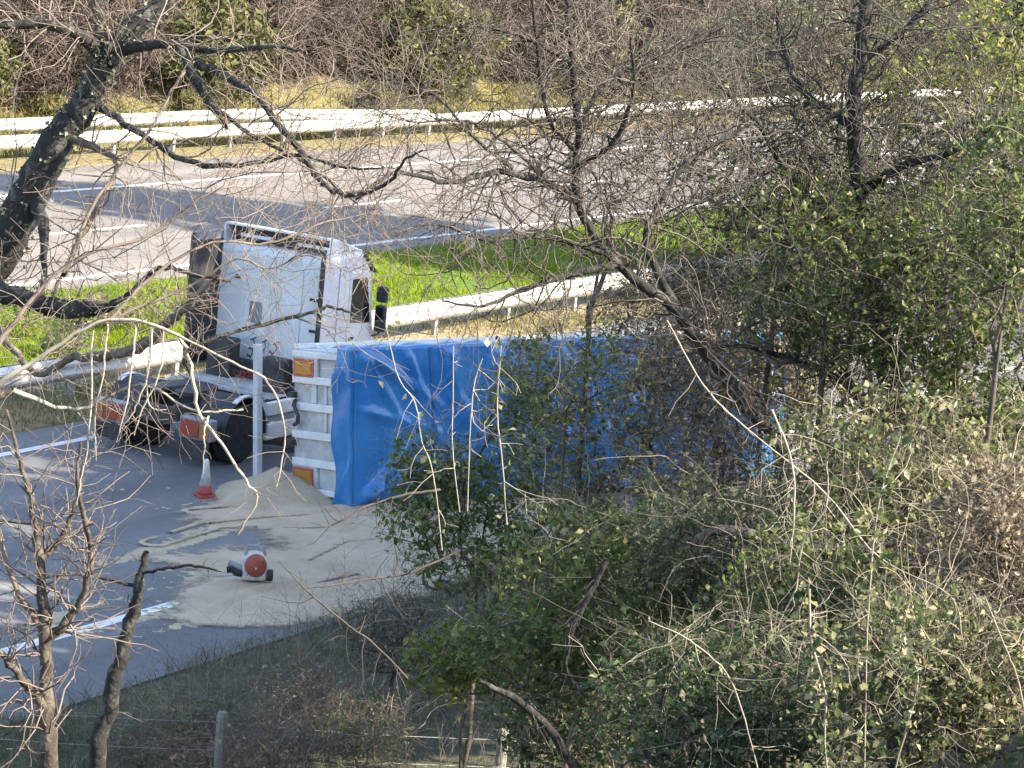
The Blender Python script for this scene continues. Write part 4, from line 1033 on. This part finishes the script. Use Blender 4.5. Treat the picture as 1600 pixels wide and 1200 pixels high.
# --- the thicket: shrubs and small trees, from the road edge towards the camera
BG = 'shrubs of the thicket on the near bank'
def B(label, blobs, leaf, size, per, bark='twig_mid', name='shrub', ncl=300, shoots=60, clr=.2, **kw):
    return bush(name, label, 'shrub', blobs, leaf, size, per, bark, BG, ncl=ncl, clr=clr, r_tip=.0028, pale=(shoots, .0045), **kw)
B('olive leaved shrub overlapping the lower edge of the blue tarpaulin', [blob(790, 830, 200, 140, 31, .8, 2), blob(680, 745, 90, 70, 31, .7, .6), blob(830, 640, 80, 120, 31.5, .7, .7)], 'leaf_olive', 0.072, 13, ncl=560, shoots=130)
B('sunlit small leaved shrub in front of the blue tarpaulin, middle of the picture', [blob(970, 720, 190, 130, 30, .8, 1.6), blob(1010, 600, 130, 80, 30, .7, .7)], 'leaf_grey', 0.062, 10, ncl=380, shoots=120)
B('slender pale leaved sapling standing in front of the middle of the tarpaulin', [blob(850, 610, 55, 120, 29, .8), blob(930, 560, 90, 60, 29, .8, .8)], 'leaf_yellow', .055, 9, ncl=80, shoots=60)
B('dark brown bare shrub at the grain edge beside the shaded bank', [blob(620, 985, 110, 80, 34, .7)], 'leaf_brown', 0.046, 3, 'twig_dark', ncl=240, shoots=40)
B('low bright green shrub at the foot of the bank below the grain', [blob(730, 1035, 110, 60, 29, .8)], 'leaf_yellow', 0.078, 10, ncl=150, shoots=30)
B('dark green shrub filling the lower middle of the thicket', [blob(970, 930, 220, 170, 26.5, .8, 2), blob(850, 1010, 140, 110, 27, .8)], 'leaf_olive', 0.072, 13, ncl=560, shoots=110)
B('brownish twiggy shrub behind the pale stems right of the trailer', [blob(1160, 690, 190, 140, 28.5, .8, 1.5), blob(1120, 560, 150, 90, 29, .7)], 'leaf_brown', 0.060, 8, ncl=480, shoots=170)
B('ivy covered shrub right of the pale hanging stems', [blob(1390, 780, 220, 180, 25, .8)], 'leaf_ivy', 0.068, 13, ncl=480, shoots=140)
B('olive shrub with yellowish leaves against the right edge, upper half', [blob(1510, 470, 170, 190, 27, .8)], 'leaf_olive', 0.066, 13, ncl=420, shoots=90)
B('bright yellow green small tree in the top right corner', [blob(1520, 130, 170, 170, 29.5, .8)], 'leaf_yellow', 0.065, 11, ncl=380, shoots=70)
B('dark leaved shrub around the tall trunk, right of the middle', [blob(1300, 430, 170, 170, 27.5, .8)], 'leaf_olive', 0.065, 11, ncl=400, shoots=90)
B('thin grey green tree behind the bare tree near the top', [blob(1140, 190, 190, 160, 31, .8), blob(1230, 60, 170, 100, 31, .8, .7)], 'leaf_grey', 0.059, 7, ncl=460, shoots=120)
B('sparse dark shrub below the far carriageway, right of the bare tree', [blob(1130, 400, 150, 110, 31.5, .8)], 'leaf_olive', 0.059, 7, ncl=300, shoots=90)
B('tangled shrub with dead pale leaves in the bottom right corner', [blob(1460, 1060, 210, 150, 20.5, .8)], 'leaf_ivy', 0.062, 13, ncl=520, shoots=150, clr=.16)
B('dark shrub at the bottom between the fence and the pale stems', [blob(1130, 1110, 220, 140, 21.5, .8)], 'leaf_dark', 0.060, 13, ncl=460, shoots=100, clr=.16)
B('dim shrub behind the second fence post at the bottom', [blob(880, 1130, 150, 90, 28, .8)], 'leaf_dark', 0.072, 12, ncl=220, shoots=40)
B('brown leaved shrub at the right edge below the middle', [blob(1560, 860, 130, 150, 22.5, .8)], 'leaf_brown', 0.058, 12, ncl=340, shoots=120, clr=.16)
B('green shrub behind the ivy at the right edge, middle height', [blob(1490, 680, 190, 120, 28, .8)], 'leaf_olive', 0.073, 12, ncl=340, shoots=80)
B('dark shrub between the tall trunk and the trailer front', [blob(1240, 560, 140, 110, 30, .8)], 'leaf_olive', 0.065, 11, ncl=300, shoots=80)
B('purplish brown bare shrub behind the bare tree trunk, above the trailer', [blob(1050, 480, 130, 100, 30.5, .8)], 'leaf_brown', 0.047, 7, 'twig_dark', ncl=300, shoots=90)
B('leafy grey green shrub filling the upper right behind the tall trunk', [blob(1420, 290, 180, 190, 30, .8)], 'leaf_grey', 0.065, 11, ncl=400, shoots=90)
B('dusky twiggy shrub with few leaves above the sparse dark one', [blob(1240, 270, 160, 130, 28.5, .8)], 'leaf_olive', 0.059, 5, 'twig_dark', ncl=340, shoots=90)
B('leafless tangle of fine twigs behind the bare tree crown', [blob(960, 230, 150, 190, 30, .8)], 'leaf_brown', 0.041, 5, 'twig_dark', ncl=340, shoots=90)
B('ivy shrub low in the thicket under the pale bent stem', [blob(1270, 950, 170, 140, 23.5, .8)], 'leaf_olive', 0.062, 12, ncl=400, shoots=110, clr=.17)
B('grey green shrub low behind the thick dark bough', [blob(1130, 870, 160, 120, 26, .8)], 'leaf_grey', 0.065, 12, ncl=320, shoots=90)
B('yellowish shrub touching the right edge near the top', [blob(1590, 320, 110, 170, 25.5, .8)], 'leaf_olive', 0.059, 13, ncl=300, shoots=70)

for i, (x, y, rx, ry, Y) in enumerate(((330, 1120, 90, 60, 31.5), (470, 1080, 90, 55, 32.5), (560, 1140, 90, 60, 30.5), (230, 1160, 80, 50, 31), (430, 1170, 90, 50, 30))):
    B(('grey bramble around the first fence post', 'grey bramble at the road edge right of the first fence post', 'brown bramble midway between the two fence posts', 'dark bramble left of the first fence post', 'low bramble at the bottom, right of the first fence post')[i],
      [blob(x, y, rx, ry, Y, .9)], ('leaf_grey', 'leaf_brown', 'leaf_olive')[i % 3], .04, 5, 'twig_brown', 'bramble', ncl=170, shoots=30)

# pale sunlit stems hanging and leaning in front of the thicket
def stem(label, pxs, n=10, m='twig_pale', lf=0):
    pxs = [(x + RNG.normal() * 4, y, w * (.46 if m == 'twig_pale' else .7), Y) for x, y, w, Y in pxs]
    T = empty('climbing_stem', (0, 0, 0)); set_props(T, label, 'stem', 'pale stems in front of the thicket')
    S = Segs()
    q = at(pxs[-1][0], pxs[-1][1], pxs[-1][3]); 
    o, Q, r = limb('stem', pxs, T, M[m], S, n, (.08, .45), 7, 2, tr=.6, noise=.004)
    S.build('twigs', M[m], T)
    if lf:
        P = Q[RNG.integers(0, len(Q), lf)] + RNG.normal(size=(lf, 3)) * .06
        Ls = .065 * RNG.uniform(.6, 1.3, lf)
        lv = link_mesh('leaves', leaves_mesh('leaves', P, Ls, Ls * .75), M['leaf_ivy'], T); lv['kind'] = 'stuff'
stem('pale forked stem hanging in the middle of the right half', [(1205, 640, 8, 19), (1235, 720, 8, 19), (1238, 800, 7, 19), (1233, 880, 4, 19)], 8)
stem('pale bent stem with a fork reaching the lower thicket', [(1290, 720, 5, 18.8), (1290, 790, 6, 18.8), (1255, 850, 7, 18.8), (1246, 920, 6, 18.8), (1222, 984, 4, 18.8), (1256, 1020, 3, 18.8)], 8)
stem('long slanting pale stem crossing the thicket to the right', [(1040, 500, 5, 19.2), (1100, 600, 6, 19.2), (1160, 670, 6, 19.2), (1290, 770, 6, 19), (1370, 870, 5, 18.8), (1480, 930, 4, 18.6), (1505, 1000, 3, 18.5)], 14)
stem('ivy wrapped upright stem left of the brown corner shrub', [(1262, 920, 8, 18.5), (1270, 1000, 9, 18.5), (1282, 1080, 8, 18.5), (1290, 1160, 7, 18.5), (1295, 1260, 6, 18.5)], 8, lf=160)
stem('thin upright pale stem with leafy tip, right of the forked stem', [(1408, 680, 5, 18.6), (1380, 780, 6, 18.6), (1366, 900, 6, 18.6), (1352, 1030, 5, 18.6), (1345, 1240, 5, 18.6)], 10, lf=120)
stem('pale stem leaning right at the bottom of the thicket', [(1015, 970, 4, 18.5), (1080, 1000, 5, 18.5), (1135, 1050, 6, 18.5), (1165, 1110, 5, 18.5), (1190, 1230, 5, 18.5)], 8)
stem('ivy wrapped stem above the brown corner shrub', [(1420, 940, 6, 18.9), (1410, 1010, 8, 18.9), (1425, 1060, 7, 18.9), (1400, 1200, 6, 18.9)], 6, lf=170)
stem('pale stem near the right edge of the thicket', [(1540, 930, 4, 18.7), (1565, 1000, 6, 18.7), (1585, 1070, 6, 18.7), (1610, 1200, 5, 18.7)], 8)
stem('thin pale shoot standing in front of the tarpaulin, left one', [(712, 540, 3, 24), (714, 620, 4, 24), (711, 700, 4, 24), (716, 800, 4, 24)], 4)
stem('thin pale shoot standing in front of the tarpaulin, middle one', [(748, 560, 3, 24), (738, 600, 4, 24), (734, 670, 4, 24), (738, 800, 4, 24)], 6)
stem('knobbly pale shoot in front of the tarpaulin, right one', [(785, 540, 3, 24), (783, 640, 5, 24), (786, 720, 5, 24), (790, 820, 5, 24)], 6, lf=30)
stem('pale curved twig crossing the bright corner of the tarpaulin', [(600, 510, 3, 22), (628, 590, 4, 22), (655, 630, 5, 22), (660, 690, 5, 22), (668, 740, 4, 22), (690, 860, 4, 22)], 6, lf=20)
stem('dark fine branch reaching left over the grain', [(690, 765, 7, 25), (620, 775, 6, 24.8), (560, 798, 5, 24.6), (510, 822, 4, 24.4), (450, 824, 2, 24.2)], 10, 'twig_dark')
stem('dark fine branch drooping over the grain beside the machine', [(440, 876, 2, 24), (485, 925, 4, 24), (530, 970, 5, 24.2), (580, 1010, 6, 24.4), (640, 1060, 6, 24.6)], 10, 'twig_dark')
stem('thin branch arching across the grain at the thicket edge', [(470, 920, 2, 24), (520, 915, 4, 24), (570, 905, 5, 24.2), (640, 895, 6, 24.4), (720, 860, 6, 24.6)], 8, 'twig_dark')
stem('thick dark bough lying across the lower thicket', [(1060, 860, 10, 24), (1130, 828, 26, 24), (1200, 845, 30, 24), (1300, 862, 26, 24), (1390, 850, 14, 24)], 6, 'bark_dark')
stem('grey bough leaning at the bottom below the green shrub', [(745, 1065, 10, 23), (800, 1090, 18, 23), (845, 1130, 20, 23), (900, 1200, 22, 23), (930, 1260, 22, 23)], 10, 'bark_dark')
stem('dark slanting stem inside the lower middle of the thicket', [(950, 875, 14, 23.5), (925, 930, 18, 23.5), (895, 990, 14, 23.5), (888, 1050, 10, 23.5), (920, 1090, 7, 23.5)], 10, 'bark_dark')

# dead stems and brambles standing on the shaded bank
S = Segs()
for _ in range(1700):
    s, w = RNG.uniform(22, 48), RNG.uniform(12, 21.3)
    p = road_pt(s, w, float(terrain_z(s, w)) - .05)
    d = RNG.normal(size=3) * .35; d[2] = 1; d /= np.linalg.norm(d)
    walk(S, p, d, RNG.uniform(.4, 1.6), RNG.uniform(.002, .005), 2, curl=.2, droop=-.03, pb=.3, step=.14)
o = S.build('dead_stems', M['twig_brown'], None); set_props(o, 'dead weed stems and brambles on the shaded near bank', 'undergrowth', kind='stuff')

# low scrub on the median at the left
for i, (x, y, r) in enumerate(((40, 530, 1.0), (150, 520, .8), (235, 520, .9), (95, 560, .6), (290, 500, .7))):
    c = ground_at(x, y)
    bush('median_scrub', ('yellowish scrub on the median at the left edge', 'twiggy scrub on the median left of the leafy one', 'leafy scrub on the median left of the tractor unit', 'small scrub close to the left end of the median barrier', 'scrub on the median just behind the tractor unit')[i],
         'shrub', [((c[0], c[1], .45 * r + .1), (r * .9, r, .5 * r), 1)], ('leaf_yellow', 'leaf_brown', 'leaf_yellow', 'leaf_olive', 'leaf_yellow')[i], .08, 12, 'twig_brown', 'scrub on the median', ncl=70)

# --- scrub on the bank beyond the far carriageway: a few kinds, each copied
def copy_thing(o, loc, rz, sc):
    c = o.copy(); C.objects.link(c); c.location = loc; c.rotation_euler = (0, 0, rz); c.scale = (sc,) * 3
    for ch in o.children:
        k = ch.copy(); C.objects.link(k); k.parent = c
    return c
protos = []
kinds = (('brown leafless shrub on the bank beyond the far barrier', 'sliver', 'twig_brown', .42, .075),
         ('purplish brown thorn shrub high on the bank beyond the far barrier', 'sliver', 'twig_dark', .34, .06),
         ('olive green scrub on the bank beyond the far barrier', 'sliver_green', 'twig_brown', .26, .5),
         ('low yellow green scrub close behind the far barrier', 'grass_dry', 'twig_brown', .5, .12))
for k, (lab, lf, bk, sz, wh) in enumerate(kinds):
    base = road_pt(90, 75); base[2] = 0
    rr = 2.7 if k < 3 else .8
    c = np.array([base[0], base[1], tz(base) + rr * .75])
    p = bush('bank_shrub', lab, 'shrub', [(c, (rr, rr, rr * .85), 1)], lf, sz, (60, 60, 26, 30)[k], bk, lab.replace('shrub', 'shrubs'), ncl=(260, 260, 200, 90)[k], r_tip=.012, clr=.5, wh=wh)
    protos.append(p)
used = [False] * 4
def place(k, s, w, sc):
    p = road_pt(s, w); z = tz(p) - .15
    if not used[k]:
        used[k] = True; o = protos[k]; o.location = (p[0], p[1], z); o.scale = (sc,) * 3; o.rotation_euler = (0, 0, RNG.uniform(0, 6))
    else: copy_thing(protos[k], (p[0], p[1], z), RNG.uniform(0, 6.28), sc)
for row, (w, kk) in enumerate(((65.3, (0, 2, 0, 1)), (70, (1, 0, 0, 1)), (75, (0, 1, 1, 0)), (80.5, (1, 0, 2, 0)), (88, (0, 1, 2, 1)))):
    s = 68 + row * 3.0
    i = 0
    while s < 178 + row * 8:
        place(kk[(i + row) % 4] if RNG.random() < .8 else int(RNG.integers(0, 3)), s, w + RNG.uniform(-1.5, 1.5), RNG.uniform(.75, 1.25))
        s += RNG.uniform(2.9, 4.3) * (1 + row * .12); i += 1
for i in range(14):
    place(3, RNG.uniform(70, 150), RNG.uniform(61.5, 65), RNG.uniform(.6, 1.2))

# --- unseen trees added on the near bank to throw shade over the carriageways
def shade_tree(label, x, y, h, r, leaf='leaf_dark', n=210, conic=False):
    base = np.array([x, y, 0.]); gz = tz(base)
    if conic:
        cs = [((x, y, gz + h * t), (min(r, r * 2.0 * (1.03 - t)),) * 2 + (h * .07,), (1.03 - t) ** 1.2 + .05) for t in np.linspace(.2, .98, 13)]
    else:
        cs = [((x, y, gz + h * .62), (r, r, h * .40), 1)]
    return bush('added_shade_tree', label, 'tree', cs, leaf, .45, 46, 'bark_dark', 'unseen trees added on the right to shade the carriageways', base=base, ncl=n, r_tip=.02, clr=.75, wh=.7)
i = 0
for (x, y, h, r) in ((11.8, 31.5, 9.5, 3.2), (12.8, 36, 11.5, 3.5), (14.5, 40, 14, 3.8), (15.5, 44.2, 16, 3.9), (20, 36, 16, 4.2), (21.5, 42.0, 18, 4.2)):
    shade_tree('dense evergreen tree added for shade beyond the right edge of the view, %s from the camera' % ('nearest', 'second', 'third', 'fourth', 'fifth', 'sixth')[i], x, y, h, r); i += 1
shade_tree('tall pointed conifer added for its shade beyond the right edge of the view', 16.9, 74.3, 30.0, 5.2, n=1000, conic=True)  # unseen conifer, crown shaped to cast the shade wedge on the far road
